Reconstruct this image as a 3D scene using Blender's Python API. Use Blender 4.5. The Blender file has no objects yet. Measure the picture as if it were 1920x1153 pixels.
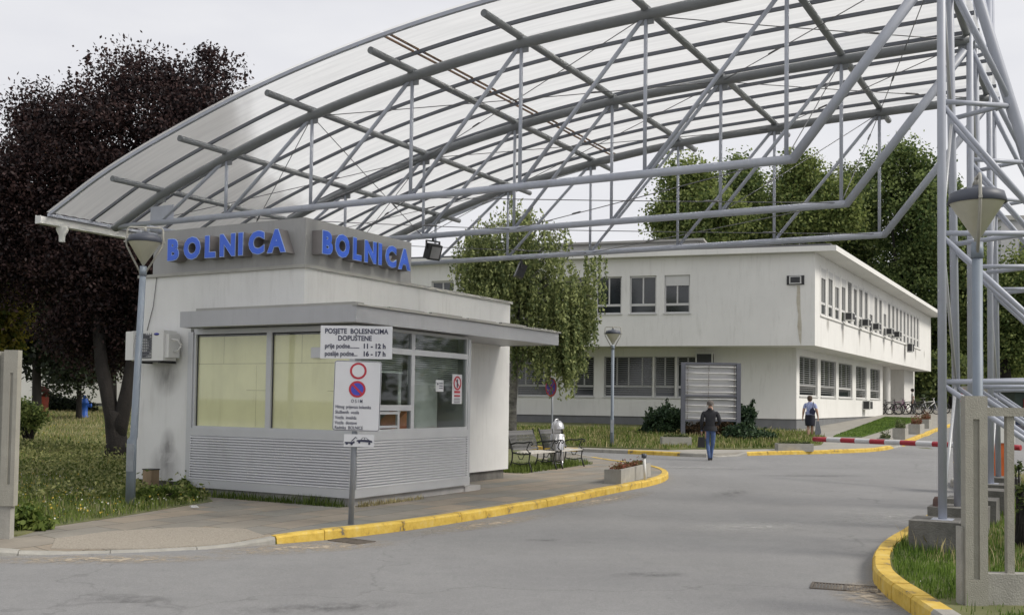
import bpy, bmesh, math, random
import numpy as np
from mathutils import Vector, Matrix
random.seed(7); RNG = np.random.default_rng(11)
SC = bpy.context.scene; COL = SC.collection
R = math.radians

# ------------------------------------------------------------ camera, sky, sun, exposure
F_PX, PITCH, ROLL = 1925.0, math.atan(73 / 1925.0), 0.0133
cd = bpy.data.cameras.new("camera"); cam = bpy.data.objects.new("camera", cd); COL.objects.link(cam)
cd.sensor_fit = 'HORIZONTAL'; cd.sensor_width = 36.0; cd.lens = F_PX / 1920 * 36
cd.shift_x = 0.0; cd.shift_y = 101.0 / 1920; cd.clip_start = 0.1; cd.clip_end = 2000
cp, sp, cr, sr = math.cos(PITCH), math.sin(PITCH), math.cos(ROLL), math.sin(ROLL)
f = Vector((0, cp, sp)); r0 = Vector((1, 0, 0)); u0 = Vector((0, -sp, cp))
rr = r0 * cr + u0 * sr; uu = -r0 * sr + u0 * cr
cam.matrix_world = Matrix(((rr.x, uu.x, -f.x, 0), (rr.y, uu.y, -f.y, 0), (rr.z, uu.z, -f.z, 1.7), (0, 0, 0, 1)))
SC.camera = cam

SUN_EL, SUN_AZ = R(42), R(107)          # azimuth measured clockwise from +Y: sun behind the right shoulder
wd = bpy.data.worlds.new("World"); SC.world = wd; wd.use_nodes = True
nt = wd.node_tree; nt.nodes.clear()
wo = nt.nodes.new('ShaderNodeOutputWorld'); bg = nt.nodes.new('ShaderNodeBackground')
sky = nt.nodes.new('ShaderNodeTexSky'); sky.sky_type = 'NISHITA'; sky.sun_disc = False
sky.sun_elevation = SUN_EL; sky.sun_rotation = SUN_AZ; sky.dust_density = 4.0; sky.air_density = 1.0
hs = nt.nodes.new('ShaderNodeHueSaturation'); hs.inputs['Saturation'].default_value = 0.25
tc = nt.nodes.new('ShaderNodeTexCoord'); mp = nt.nodes.new('ShaderNodeMapping'); mp.inputs['Scale'].default_value = (1.2, 1.2, 3.5)
nz = nt.nodes.new('ShaderNodeTexNoise'); nz.inputs['Scale'].default_value = 1.6; nz.inputs['Detail'].default_value = 5; nz.inputs['Roughness'].default_value = .55
cr_ = nt.nodes.new('ShaderNodeValToRGB')
cr_.color_ramp.elements[0].position = .32; cr_.color_ramp.elements[0].color = (7.7, 7.8, 8.35, 1)
cr_.color_ramp.elements[1].position = .62; cr_.color_ramp.elements[1].color = (9.5, 9.5, 9.7, 1)
mx = nt.nodes.new('ShaderNodeMix'); mx.data_type = 'RGBA'; mx.inputs['Factor'].default_value = 0.93
L = nt.links.new
L(sky.outputs[0], hs.inputs['Color']); L(tc.outputs['Generated'], mp.inputs['Vector']); L(mp.outputs[0], nz.inputs['Vector'])
L(nz.outputs['Fac'], cr_.inputs[0]); L(hs.outputs[0], mx.inputs['A']); L(cr_.outputs[0], mx.inputs['B'])
L(mx.outputs['Result'], bg.inputs['Color']); bg.inputs['Strength'].default_value = 0.086; L(bg.outputs[0], wo.inputs['Surface'])
sl = bpy.data.lights.new("sun", 'SUN'); sl.energy = 2.5; sl.angle = R(18); sl.color = (1.0, .94, .85)
so = bpy.data.objects.new("sun", sl); COL.objects.link(so)
sd = Vector((math.sin(SUN_AZ) * math.cos(SUN_EL), math.cos(SUN_AZ) * math.cos(SUN_EL), math.sin(SUN_EL)))
so.rotation_euler = sd.to_track_quat('Z', 'Y').to_euler()
SC.view_settings.view_transform = 'Standard'; SC.view_settings.look = 'None'; SC.view_settings.exposure = 0.2; SC.view_settings.gamma = 1.0
SC.render.engine = 'CYCLES'; SC.cycles.max_bounces = 8; SC.cycles.transparent_max_bounces = 16
try: SC.cycles.use_denoising = True
except Exception: pass

# ------------------------------------------------------------ frames and terrain
TH = math.atan(1090 / 1925.0)
U = np.array([math.sin(TH), math.cos(TH), 0.0]); V = np.array([-math.cos(TH), math.sin(TH), 0.0])
RZ = math.atan2(U[1], U[0])                 # rotation of the gate's own frame
def W(a, b, z=0.0): p = U * a + V * b; return (float(p[0]), float(p[1]), z)
def sst(t): t = min(1.0, max(0.0, t)); return t * t * (3 - 2 * t)
def H0(x, y):
    base = .03 * max(0.0, min(y, 80) - 28)
    e_ = x - (14 + .55 * max(0.0, y - 33))
    if e_ > 0: base -= .09 * min(e_, 8) * sst((y - 24) / 8)
    left = .035 * max(0.0, min(y, 60) - 20.5)
    s = sst((-3.0 - x) / 4.0)
    return base * (1 - s) + max(left, base) * s

# ------------------------------------------------------------ materials
MATS = {}
def nodes_of(m): m.use_nodes = True; n = m.node_tree; return n, n.nodes, n.links
def mat(name, col, rough=.6, metal=0.0, var=.12, scale=3.0, stretch=(1, 1, 1), col2=None, bump=0.0, bscale=40.0, spec=.5, coord='Object', detail=6, streak=0.0, streakcol=(.12, .11, .09), isl=0.0):
    if name in MATS: return MATS[name]
    m = bpy.data.materials.new(name); n, N, K = nodes_of(m); b = N['Principled BSDF']
    b.inputs['Roughness'].default_value = rough; b.inputs['Metallic'].default_value = metal; b.inputs['Specular IOR Level'].default_value = spec
    t = N.new('ShaderNodeTexCoord'); mp = N.new('ShaderNodeMapping'); mp.inputs['Scale'].default_value = stretch; K.new(t.outputs[coord], mp.inputs['Vector'])
    nz = N.new('ShaderNodeTexNoise'); nz.inputs['Scale'].default_value = scale; nz.inputs['Detail'].default_value = detail; nz.inputs['Roughness'].default_value = .6; K.new(mp.outputs[0], nz.inputs['Vector'])
    rp = N.new('ShaderNodeValToRGB'); rp.color_ramp.elements[0].position = .3; rp.color_ramp.elements[1].position = .7
    c2 = col2 or tuple(min(1, c * (1 + var)) for c in col); c1 = col if col2 else tuple(c * (1 - var) for c in col)
    rp.color_ramp.elements[0].color = (*c1, 1); rp.color_ramp.elements[1].color = (*c2, 1); K.new(nz.outputs['Fac'], rp.inputs[0])
    out = rp.outputs[0]
    if isl:
        g = N.new('ShaderNodeNewGeometry'); hv = N.new('ShaderNodeHueSaturation'); mr = N.new('ShaderNodeMapRange')
        mr.inputs['To Min'].default_value = 1 - isl; mr.inputs['To Max'].default_value = 1 + isl
        K.new(g.outputs['Random Per Island'], mr.inputs['Value']); K.new(mr.outputs[0], hv.inputs['Value']); K.new(out, hv.inputs['Color']); out = hv.outputs[0]
    if streak:
        m2 = N.new('ShaderNodeMapping'); m2.inputs['Scale'].default_value = (4.2, 4.2, .5); K.new(t.outputs['Object'], m2.inputs['Vector'])
        n2 = N.new('ShaderNodeTexNoise'); n2.inputs['Scale'].default_value = 1.6; n2.inputs['Detail'].default_value = 8; n2.inputs['Roughness'].default_value = .7; K.new(m2.outputs[0], n2.inputs['Vector'])
        r2 = N.new('ShaderNodeValToRGB'); r2.color_ramp.elements[0].position = .5; r2.color_ramp.elements[1].position = .85
        r2.color_ramp.elements[0].color = (0, 0, 0, 1); r2.color_ramp.elements[1].color = (streak,) * 3 + (1,); K.new(n2.outputs['Fac'], r2.inputs[0])
        n5 = N.new('ShaderNodeTexNoise'); n5.inputs['Scale'].default_value = .9; n5.inputs['Detail'].default_value = 3; K.new(t.outputs['Object'], n5.inputs['Vector'])
        r5 = N.new('ShaderNodeMapRange'); r5.inputs['From Min'].default_value = .35; r5.inputs['From Max'].default_value = .65; r5.inputs['To Min'].default_value = .15; r5.inputs['To Max'].default_value = 1.7; K.new(n5.outputs['Fac'], r5.inputs['Value']); m5 = N.new('ShaderNodeMath'); m5.operation = 'MULTIPLY'; m5.use_clamp = True; K.new(r2.outputs[0], m5.inputs[0]); K.new(r5.outputs[0], m5.inputs[1])
        mm = N.new('ShaderNodeMix'); mm.data_type = 'RGBA'; mm.inputs['B'].default_value = (*streakcol, 1); K.new(m5.outputs[0], mm.inputs['Factor']); K.new(out, mm.inputs['A']); out = mm.outputs['Result']
    K.new(out, b.inputs['Base Color'])
    if bump:
        n3 = N.new('ShaderNodeTexNoise'); n3.inputs['Scale'].default_value = bscale; n3.inputs['Detail'].default_value = 4; K.new(t.outputs[coord], n3.inputs['Vector'])
        bp = N.new('ShaderNodeBump'); bp.inputs['Strength'].default_value = bump; bp.inputs['Distance'].default_value = .02; K.new(n3.outputs['Fac'], bp.inputs['Height']); K.new(bp.outputs[0], b.inputs['Normal'])
    MATS[name] = m; return m
def leafmat(name, c1, c2, trans=.35, isl=.35, scale=.5):
    if name in MATS: return MATS[name]
    m = bpy.data.materials.new(name); n, N, K = nodes_of(m); b = N['Principled BSDF']; o = N['Material Output']
    b.inputs['Roughness'].default_value = .6; b.inputs['Specular IOR Level'].default_value = .25
    t = N.new('ShaderNodeTexCoord'); nz = N.new('ShaderNodeTexNoise'); nz.inputs['Scale'].default_value = scale; nz.inputs['Detail'].default_value = 3; K.new(t.outputs['Object'], nz.inputs['Vector'])
    g = N.new('ShaderNodeNewGeometry'); ad = N.new('ShaderNodeMath'); ad.operation = 'ADD'; ml = N.new('ShaderNodeMath'); ml.operation = 'MULTIPLY_ADD'; ml.inputs[1].default_value = isl; ml.inputs[2].default_value = -isl / 2
    K.new(g.outputs['Random Per Island'], ml.inputs[0]); K.new(nz.outputs['Fac'], ad.inputs[0]); K.new(ml.outputs[0], ad.inputs[1])
    rp = N.new('ShaderNodeValToRGB'); rp.color_ramp.elements[0].position = .3; rp.color_ramp.elements[1].position = .72
    rp.color_ramp.elements[0].color = (*c1, 1); rp.color_ramp.elements[1].color = (*c2, 1); K.new(ad.outputs[0], rp.inputs[0]); K.new(rp.outputs[0], b.inputs['Base Color'])
    tr = N.new('ShaderNodeBsdfTranslucent'); K.new(rp.outputs[0], tr.inputs['Color']); ms = N.new('ShaderNodeMixShader'); ms.inputs[0].default_value = trans
    K.new(b.outputs[0], ms.inputs[1]); K.new(tr.outputs[0], ms.inputs[2]); K.new(ms.outputs[0], o.inputs['Surface']); MATS[name] = m; return m
def glassmat(name, tint=(.75, .8, .8), refl=.12):
    if name in MATS: return MATS[name]
    m = bpy.data.materials.new(name); n, N, K = nodes_of(m); o = N['Material Output']; N.remove(N['Principled BSDF'])
    tr = N.new('ShaderNodeBsdfTransparent'); tr.inputs[0].default_value = (*tint, 1); gl = N.new('ShaderNodeBsdfGlossy'); gl.inputs['Roughness'].default_value = .03
    fr = N.new('ShaderNodeLayerWeight'); pw = N.new('ShaderNodeMath'); pw.operation = 'POWER'; pw.inputs[1].default_value = 4; K.new(fr.outputs['Facing'], pw.inputs[0])
    ad = N.new('ShaderNodeMath'); ad.operation = 'MULTIPLY_ADD'; ad.inputs[1].default_value = .8; ad.inputs[2].default_value = refl; K.new(pw.outputs[0], ad.inputs[0])
    ms = N.new('ShaderNodeMixShader'); K.new(ad.outputs[0], ms.inputs[0]); K.new(tr.outputs[0], ms.inputs[1]); K.new(gl.outputs[0], ms.inputs[2]); K.new(ms.outputs[0], o.inputs['Surface'])
    MATS[name] = m; return m

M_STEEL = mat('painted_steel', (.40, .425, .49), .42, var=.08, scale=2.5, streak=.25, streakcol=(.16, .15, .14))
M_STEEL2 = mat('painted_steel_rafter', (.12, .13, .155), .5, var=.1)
M_CABLE = mat('cable_steel', (.16, .16, .17), .4, .6)
M_WHITE = mat('white_render_wall', (.70, .70, .685), .85, var=.05, scale=1.2, bump=.15, bscale=60, streak=.32, streakcol=(.27, .255, .22))
M_WHITE2 = mat('building_render_wall', (.72, .715, .69), .85, var=.05, scale=.5, bump=.1, bscale=30, streak=.28, streakcol=(.30, .285, .25))
M_PANEL = mat('grey_sheet_metal', (.62, .625, .65), .45, .05, var=.05, scale=1.5, streak=.15)
M_FASC = mat('grey_fascia_metal', (.40, .405, .42), .45, .2, var=.06, scale=1.2, streak=.2)
M_FRAME = mat('light_aluminium_frame', (.50, .51, .525), .4, .2, var=.04)
M_SIGNP = mat('sign_panel_grey', (.32, .32, .315), .5, .1, var=.07, scale=1.0, streak=.3, streakcol=(.13, .12, .11))
M_BLUE = mat('blue_letter_face', (.032, .125, .68), .35, var=.06)
M_EDGE = mat('letter_outline', (.42, .55, .86), .4, var=.03)
M_RETURN = mat('letter_return', (.20, .185, .18), .5, var=.1)
M_CONC = mat('concrete', (.33, .32, .29), .9, var=.14, scale=5, bump=.4, bscale=70, streak=.35, streakcol=(.13, .12, .10))
M_CONCD = mat('dark_weathered_concrete', (.15, .145, .135), .95, var=.3, scale=4, bump=.6, bscale=45, streak=.7, streakcol=(.05, .048, .04))
M_POST = mat('fence_concrete', (.30, .29, .25), .9, var=.1, scale=6, bump=.4, bscale=90, streak=.4, streakcol=(.2, .185, .15))
M_PLINTH = mat('grey_plinth_paint', (.17, .175, .18), .9, var=.1, scale=2, streak=.3)
M_YPAPER = mat('yellow_paper', (.82, .79, .50), .8, var=.07, scale=1.5, streak=.35, streakcol=(.42, .36, .14))
M_DARK = mat('dark_interior', (.02, .021, .022), .8)
M_DGLASS = mat('dark_window_glass', (.022, .027, .03), .08, var=.4, scale=1.2, spec=.8)
M_BLIND = mat('grey_blind', (.24, .245, .245), .6, var=.06)
M_SHUT = mat('white_roller_shutter', (.55, .55, .54), .6, var=.04)
M_BLACK = mat('black_paint', (.018, .018, .02), .45)
M_IRON = mat('black_cast_iron', (.02, .022, .022), .5)
M_WOOD = mat('weathered_white_slat', (.48, .46, .42), .8, var=.12, scale=8)
M_WPL = mat('white_plastic', (.66, .66, .64), .5, var=.03)
M_BOARD = mat('white_sign_board', (.60, .61, .63), .4, var=.04, scale=2, streak=.1)
M_TEXT = mat('dark_sign_ink', (.025, .028, .06), .5)
M_RED = mat('red_sign_paint', (.42, .025, .045), .4)
M_SBLUE = mat('blue_sign_paint', (.05, .06, .40), .4)
M_GALV = mat('galvanised_pole', (.27, .29, .32), .5, .3, var=.12, scale=6)
M_LAMP = mat('lamp_pole_paint', (.19, .225, .27), .5, var=.12, scale=3, streak=.3)
M_CAP = mat('lamp_cap_grey', (.07, .078, .10), .5, var=.08)
M_CONE = mat('milky_lamp_cone', (.58, .57, .48), .3, var=.1, scale=4)
M_ALU = mat('brushed_steel', (.55, .55, .56), .28, .8, var=.05)
M_BARK = mat('dark_bark', (.020, .017, .015), .95, var=.35, scale=8, stretch=(1, 1, .3), bump=.8, bscale=25)
M_BIRCHB = mat('birch_bark', (.30, .29, .26), .9, col2=(.045, .042, .04), scale=5, stretch=(1, 1, 2.2), bump=.5, bscale=20)
M_LEAD = mat('roof_flashing', (.36, .355, .33), .7, var=.1)
M_ROOFD = mat('dark_roof_felt', (.10, .10, .105), .85)
M_SKIN = mat('skin', (.42, .26, .19), .6, var=.05)
M_RUBBER = mat('tyre_rubber', (.02, .02, .02), .8)

def road_material():
    m = bpy.data.materials.new('asphalt'); n, N, K = nodes_of(m); b = N['Principled BSDF']; b.inputs['Roughness'].default_value = .88; b.inputs['Specular IOR Level'].default_value = .35
    t = N.new('ShaderNodeTexCoord')
    def noise(s, d=6, st=(1, 1, 1), rot=0, ro=.6):
        mp = N.new('ShaderNodeMapping'); mp.inputs['Scale'].default_value = st; mp.inputs['Rotation'].default_value[2] = rot; K.new(t.outputs['Object'], mp.inputs['Vector'])
        z = N.new('ShaderNodeTexNoise'); z.inputs['Scale'].default_value = s; z.inputs['Detail'].default_value = d; z.inputs['Roughness'].default_value = ro; K.new(mp.outputs[0], z.inputs['Vector']); return z.outputs['Fac']
    def ramp(src, a, b_, ca, cb):
        r = N.new('ShaderNodeValToRGB'); r.color_ramp.elements[0].position = a; r.color_ramp.elements[1].position = b_; r.color_ramp.elements[0].color = (*ca, 1); r.color_ramp.elements[1].color = (*cb, 1); K.new(src, r.inputs[0]); return r.outputs[0]
    def mul(a, c, fac=1.0):
        x = N.new('ShaderNodeMix'); x.data_type = 'RGBA'; x.blend_type = 'MULTIPLY'; x.inputs['Factor'].default_value = fac; K.new(a, x.inputs['A']); K.new(c, x.inputs['B']); return x.outputs['Result']
    c = ramp(noise(.35, 5), .3, .72, (.206, .206, .206), (.250, .250, .250))
    c = mul(c, ramp(noise(140, 3), .25, .75, (.66, .66, .66), (1.30, 1.30, 1.30))); c = mul(c, ramp(noise(26, 5, ro=.8), .3, .7, (.84, .84, .84), (1.14, 1.14, 1.14))); c = mul(c, ramp(noise(70, 3, ro=.8), .3, .7, (.86, .86, .86), (1.13, 1.13, 1.13))); c = mul(c, ramp(noise(9, 4, (1, .5, 1), .5), .64, .72, (1, 1, 1), (.86, .86, .86))); c = mul(c, ramp(noise(5, 6), .35, .7, (.95, .95, .95), (1.045, 1.04, 1.035)))
    c = mul(c, ramp(noise(.8, 8, (1.0, .22, 1), -.45), .35, .62, (.965, .965, .97), (1.02, 1.02, 1.02)))
    c = mul(c, ramp(noise(1.3, 9, (.5, 2.6, 1), .25, .75), .70, .80, (1, 1, 1), (.68, .68, .68)))
    # sparse cracks
    vo = N.new('ShaderNodeTexVoronoi'); vo.feature = 'DISTANCE_TO_EDGE'; vo.inputs['Scale'].default_value = .17
    nv = N.new('ShaderNodeTexNoise'); nv.inputs['Scale'].default_value = 1.2; nv.inputs['Detail'].default_value = 6; K.new(t.outputs['Object'], nv.inputs['Vector'])
    va = N.new('ShaderNodeVectorMath'); va.operation = 'MULTIPLY_ADD'; va.inputs[1].default_value = (1.6, 1.6, 0); K.new(nv.outputs['Color'], va.inputs[0]); K.new(t.outputs['Object'], va.inputs[2]); K.new(va.outputs[0], vo.inputs['Vector'])
    c = mul(c, ramp(vo.outputs['Distance'], .0, .004, (.62, .62, .62), (1, 1, 1)), .55)
    K.new(c, b.inputs['Base Color'])
    bp = N.new('ShaderNodeBump'); bp.inputs['Strength'].default_value = .35; bp.inputs['Distance'].default_value = .01; K.new(noise(120, 3), bp.inputs['Height']); K.new(bp.outputs[0], b.inputs['Normal']); return m
M_ROAD = road_material()
def slab_material():
    m = bpy.data.materials.new('pavement_slabs'); n, N, K = nodes_of(m); b = N['Principled BSDF']; b.inputs['Roughness'].default_value = .9
    t = N.new('ShaderNodeTexCoord'); mp = N.new('ShaderNodeMapping'); mp.inputs['Rotation'].default_value[2] = -RZ; K.new(t.outputs['Object'], mp.inputs['Vector'])
    br = N.new('ShaderNodeTexBrick'); br.offset = .5; br.inputs['Scale'].default_value = 1; br.inputs['Brick Width'].default_value = .8; br.inputs['Row Height'].default_value = .5; br.inputs['Mortar Size'].default_value = .008; br.inputs['Bias'].default_value = 0
    br.inputs['Color1'].default_value = (.30, .255, .20, 1); br.inputs['Color2'].default_value = (.20, .205, .195, 1); br.inputs['Mortar'].default_value = (.10, .09, .07, 1); K.new(mp.outputs[0], br.inputs['Vector'])
    nz = N.new('ShaderNodeTexNoise'); nz.inputs['Scale'].default_value = 1.1; nz.inputs['Detail'].default_value = 9; nz.inputs['Roughness'].default_value = .7; K.new(t.outputs['Object'], nz.inputs['Vector'])
    rp = N.new('ShaderNodeValToRGB'); rp.color_ramp.elements[0].position = .3; rp.color_ramp.elements[1].position = .7; rp.color_ramp.elements[0].color = (.72, .71, .70, 1); rp.color_ramp.elements[1].color = (1.12, 1.1, 1.07, 1); K.new(nz.outputs['Fac'], rp.inputs[0])
    x = N.new('ShaderNodeMix'); x.data_type = 'RGBA'; x.blend_type = 'MULTIPLY'; x.inputs['Factor'].default_value = 1; K.new(br.outputs['Color'], x.inputs['A']); K.new(rp.outputs[0], x.inputs['B'])
    n4 = N.new('ShaderNodeTexNoise'); n4.inputs['Scale'].default_value = 90; K.new(t.outputs['Object'], n4.inputs['Vector'])
    r4 = N.new('ShaderNodeValToRGB'); r4.color_ramp.elements[0].color = (.75, .75, .75, 1); r4.color_ramp.elements[1].color = (1.2, 1.2, 1.2, 1); K.new(n4.outputs['Fac'], r4.inputs[0])
    x2 = N.new('ShaderNodeMix'); x2.data_type = 'RGBA'; x2.blend_type = 'MULTIPLY'; x2.inputs['Factor'].default_value = .8; K.new(x.outputs['Result'], x2.inputs['A']); K.new(r4.outputs[0], x2.inputs['B'])
    K.new(x2.outputs['Result'], b.inputs['Base Color'])
    bp = N.new('ShaderNodeBump'); bp.inputs['Strength'].default_value = .4; bp.inputs['Distance'].default_value = .01; K.new(br.outputs['Fac'], bp.inputs['Height']); bp.invert = True; K.new(bp.outputs[0], b.inputs['Normal']); return m
M_SLAB = slab_material()
M_SOIL = mat('grassy_soil', (.08, .10, .03), 1.0, col2=(.17, .17, .075), scale=1.2, bump=.6, bscale=20)
M_LAWN = mat('short_lawn', (.06, .10, .025), 1.0, col2=(.11, .15, .045), scale=2, bump=.6, bscale=40)
M_GROUND = mat('distant_ground', (.07, .085, .035), 1.0, col2=(.12, .12, .06), scale=.15)
M_PATH = mat('concrete_path', (.30, .285, .255), .95, var=.1, scale=1.5, bump=.3, bscale=40)
M_YEL = mat('worn_yellow_paint', (.66, .43, .045), .7, col2=(.60, .38, .055), scale=3, bump=.3, bscale=60, streak=.35, streakcol=(.22, .18, .10))
def worn_yellow():
    m = bpy.data.materials.new('yellow_kerb_paint'); n, N, K = nodes_of(m); b = N['Principled BSDF']; b.inputs['Roughness'].default_value = .75
    t = N.new('ShaderNodeTexCoord'); nz = N.new('ShaderNodeTexNoise'); nz.inputs['Scale'].default_value = 5; nz.inputs['Detail'].default_value = 10; nz.inputs['Roughness'].default_value = .72; K.new(t.outputs['Object'], nz.inputs['Vector'])
    rp = N.new('ShaderNodeValToRGB'); e = rp.color_ramp.elements; e[0].position = .37; e[0].color = (.16, .14, .10, 1); e[1].position = .70; e[1].color = (.60, .48, .21, 1)
    a = e.new(.43); a.color = (.52, .34, .05, 1); a = e.new(.55); a.color = (.62, .43, .075, 1); K.new(nz.outputs['Fac'], rp.inputs[0]); K.new(rp.outputs[0], b.inputs['Base Color'])
    return m
M_YEL = worn_yellow()

# ------------------------------------------------------------ mesh helpers
class MB:
    def __init__(s): s.v = []; s.f = []; s.m = []; s.smooth = []
    def add(s, vs, fs, mi=0, sm=False):
        o = len(s.v); s.v += [tuple(map(float, p)) for p in vs]
        for q in fs: s.f.append(tuple(i + o for i in q)); s.m.append(mi); s.smooth.append(sm)
        return s
    def box(s, a, b, mi=0):
        x0, y0, z0 = (min(a[i], b[i]) for i in range(3)); x1, y1, z1 = (max(a[i], b[i]) for i in range(3))
        return s.add([(x0, y0, z0), (x1, y0, z0), (x1, y1, z0), (x0, y1, z0), (x0, y0, z1), (x1, y0, z1), (x1, y1, z1), (x0, y1, z1)],
                     [(3, 2, 1, 0), (4, 5, 6, 7), (0, 1, 5, 4), (1, 2, 6, 5), (2, 3, 7, 6), (3, 0, 4, 7)], mi)
    def obox(s, o, ax, ay, az, mi=0):
        o, ax, ay, az = (np.array(q, float) for q in (o, ax, ay, az))
        P = [o, o + ax, o + ax + ay, o + ay, o + az, o + ax + az, o + ax + ay + az, o + ay + az]
        fs = [(3, 2, 1, 0), (4, 5, 6, 7), (0, 1, 5, 4), (1, 2, 6, 5), (2, 3, 7, 6), (3, 0, 4, 7)]
        if np.dot(np.cross(ax, ay), az) < 0: fs = [tuple(reversed(q)) for q in fs]
        return s.add(P, fs, mi)
    def tube(s, pts, r, n=10, mi=0, caps=True, sm=True):
        P = [np.array(p, float) for p in pts]; rs = r if hasattr(r, '__len__') else [r] * len(P)
        T = []
        for i in range(len(P)):
            a = P[max(0, i - 1)]; b = P[min(len(P) - 1, i + 1)]; d = b - a; T.append(d / (np.linalg.norm(d) + 1e-9))
        up = np.array([0, 0, 1.0]) if abs(T[0][2]) < .9 else np.array([1.0, 0, 0]); vs = []
        nrm = up - T[0] * up.dot(T[0]); nrm /= np.linalg.norm(nrm)
        for i in range(len(P)):
            nrm = nrm - T[i] * nrm.dot(T[i]); nrm /= (np.linalg.norm(nrm) + 1e-9); bi = np.cross(T[i], nrm)
            for k in range(n):
                a = 2 * math.pi * k / n; vs.append(P[i] + (nrm * math.cos(a) + bi * math.sin(a)) * rs[i])
        fs = [(i * n + k, i * n + (k + 1) % n, (i + 1) * n + (k + 1) % n, (i + 1) * n + k) for i in range(len(P) - 1) for k in range(n)]
        s.add(vs, fs, mi, sm)
        if caps:
            o = len(s.v) - len(vs); s.f.append(tuple(o + k for k in reversed(range(n)))); s.m.append(mi); s.smooth.append(False)
            o2 = o + (len(P) - 1) * n; s.f.append(tuple(o2 + k for k in range(n))); s.m.append(mi); s.smooth.append(False)
        return s
    def lathe(s, prof, c=(0, 0, 0), n=20, mi=0, axis=(0, 0, 1), sm=True):
        ax = Vector(axis).normalized(); q = ax.to_track_quat('Z', 'Y'); vs = []
        for r, z in prof:
            for k in range(n):
                a = 2 * math.pi * k / n; p = q @ Vector((r * math.cos(a), r * math.sin(a), z)); vs.append((p.x + c[0], p.y + c[1], p.z + c[2]))
        fs = [(i * n + k, i * n + (k + 1) % n, (i + 1) * n + (k + 1) % n, (i + 1) * n + k) for i in range(len(prof) - 1) for k in range(n)]
        return s.add(vs, fs, mi, sm)
    def prism(s, poly, o, ax, ay, th, mi=0):      # polygon in the plane (ax, ay) at o, thickness vector th
        o, ax, ay, th = (np.array(q, float) for q in (o, ax, ay, th)); n = len(poly)
        A = [o + ax * p[0] + ay * p[1] for p in poly]; B = [p + th for p in A]
        return s.add(A + B, [tuple(range(n - 1, -1, -1)), tuple(range(n, 2 * n))] + [(i, (i + 1) % n, n + (i + 1) % n, n + i) for i in range(n)], mi)

def make(name, mb, mats, parent=None, origin=(0, 0, 0)):
    me = bpy.data.meshes.new(name); ox, oy, oz = origin
    me.from_pydata([(x - ox, y - oy, z - oz) for x, y, z in mb.v], [], mb.f)
    for m in (mats if isinstance(mats, (list, tuple)) else [mats]): me.materials.append(m)
    me.polygons.foreach_set('material_index', mb.m); me.polygons.foreach_set('use_smooth', mb.smooth); me.update()
    o = bpy.data.objects.new(name, me); COL.objects.link(o)
    if parent: o.parent = parent
    return o
def tag(o, label=None, cat=None, group=None, kind=None):
    if label: o['label'] = label
    if cat: o['category'] = cat
    if group: o['group'] = group
    if kind: o['kind'] = kind
    return o
class Thing:
    """root Empty with a frame; parts are given in frame coordinates and stored relative to the root"""
    def __init__(s, name, label, cat, origin=(0, 0, 0), rotz=0.0, group=None, frame='own'):
        s.e = bpy.data.objects.new(name, None); COL.objects.link(s.e); s.e.empty_display_size = .3
        tag(s.e, label, cat, group); s.rot = rotz
        if frame == 'uv': s.o = origin; s.e.location = W(*origin); s.e.rotation_euler = (0, 0, RZ)
        elif frame == 'world': s.o = origin; s.e.location = origin
        else: s.o = (0, 0, 0); s.e.location = origin; s.e.rotation_euler = (0, 0, rotz)
    def part(s, name, mb, m, parent=None, label=None):
        o = make(name, mb, m, parent or s.e, s.o)
        if label: o['label'] = label
        return o
def copy_tree(o, parent=None):
    c = o.copy(); COL.objects.link(c); c.parent = parent
    for ch in o.children: copy_tree(ch, c)
    return c
def single(name, mb, m, label, cat, group=None, kind=None, origin=None, rotz=0):
    o = make(name, mb, m)
    if origin: o.location = origin; o.rotation_euler = (0, 0, rotz)
    return tag(o, label, cat, group, kind)

def inpoly(x, y, P):
    c = False; j = len(P) - 1
    for i in range(len(P)):
        if (P[i][1] > y) != (P[j][1] > y) and x < (P[j][0] - P[i][0]) * (y - P[i][1]) / (P[j][1] - P[i][1]) + P[i][0]: c = not c
        j = i
    return c
def drape(name, poly, off, m, cell=1.0, hf=None, skirt=.3):
    bm = bmesh.new(); vs = [bm.verts.new((x, y, 0)) for x, y in poly]; bm.faces.new(vs); bmesh.ops.triangulate(bm, faces=bm.faces[:])
    xs = [p[0] for p in poly]; ys = [p[1] for p in poly]
    for ax, lo, hi in ((0, min(xs), max(xs)), (1, min(ys), max(ys))):
        k = lo + cell
        while k < hi:
            co = [0, 0, 0]; no = [0, 0, 0]; co[ax] = k; no[ax] = 1
            bmesh.ops.bisect_plane(bm, geom=bm.verts[:] + bm.edges[:] + bm.faces[:], plane_co=co, plane_no=no); k += cell
    hf = hf or (lambda x, y: H0(x, y) + off)
    for v in bm.verts: v.co.z = hf(v.co.x, v.co.y)
    bmesh.ops.recalc_face_normals(bm, faces=bm.faces[:])
    if bm.faces and sum(fc.normal.z for fc in bm.faces) < 0: bmesh.ops.reverse_faces(bm, faces=bm.faces[:])
    if skirt:
        be = [e for e in bm.edges if e.is_boundary]; g = bmesh.ops.extrude_edge_only(bm, edges=be)
        for e in g['geom']:
            if isinstance(e, bmesh.types.BMVert): e.co.z -= skirt
    me = bpy.data.meshes.new(name); bm.to_mesh(me); bm.free(); me.materials.append(m); o = bpy.data.objects.new(name, me); COL.objects.link(o); o['kind'] = 'structure'; return o
def smooth_line(P, it=2):
    P = [tuple(p) for p in P]
    for _ in range(it):
        Q = [P[0]]
        for a, b in zip(P[:-1], P[1:]):
            Q.append(tuple(a[i] * .75 + b[i] * .25 for i in range(len(a)))); Q.append(tuple(a[i] * .25 + b[i] * .75 for i in range(len(a))))
        Q.append(P[-1]); P = Q
    return P

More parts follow.
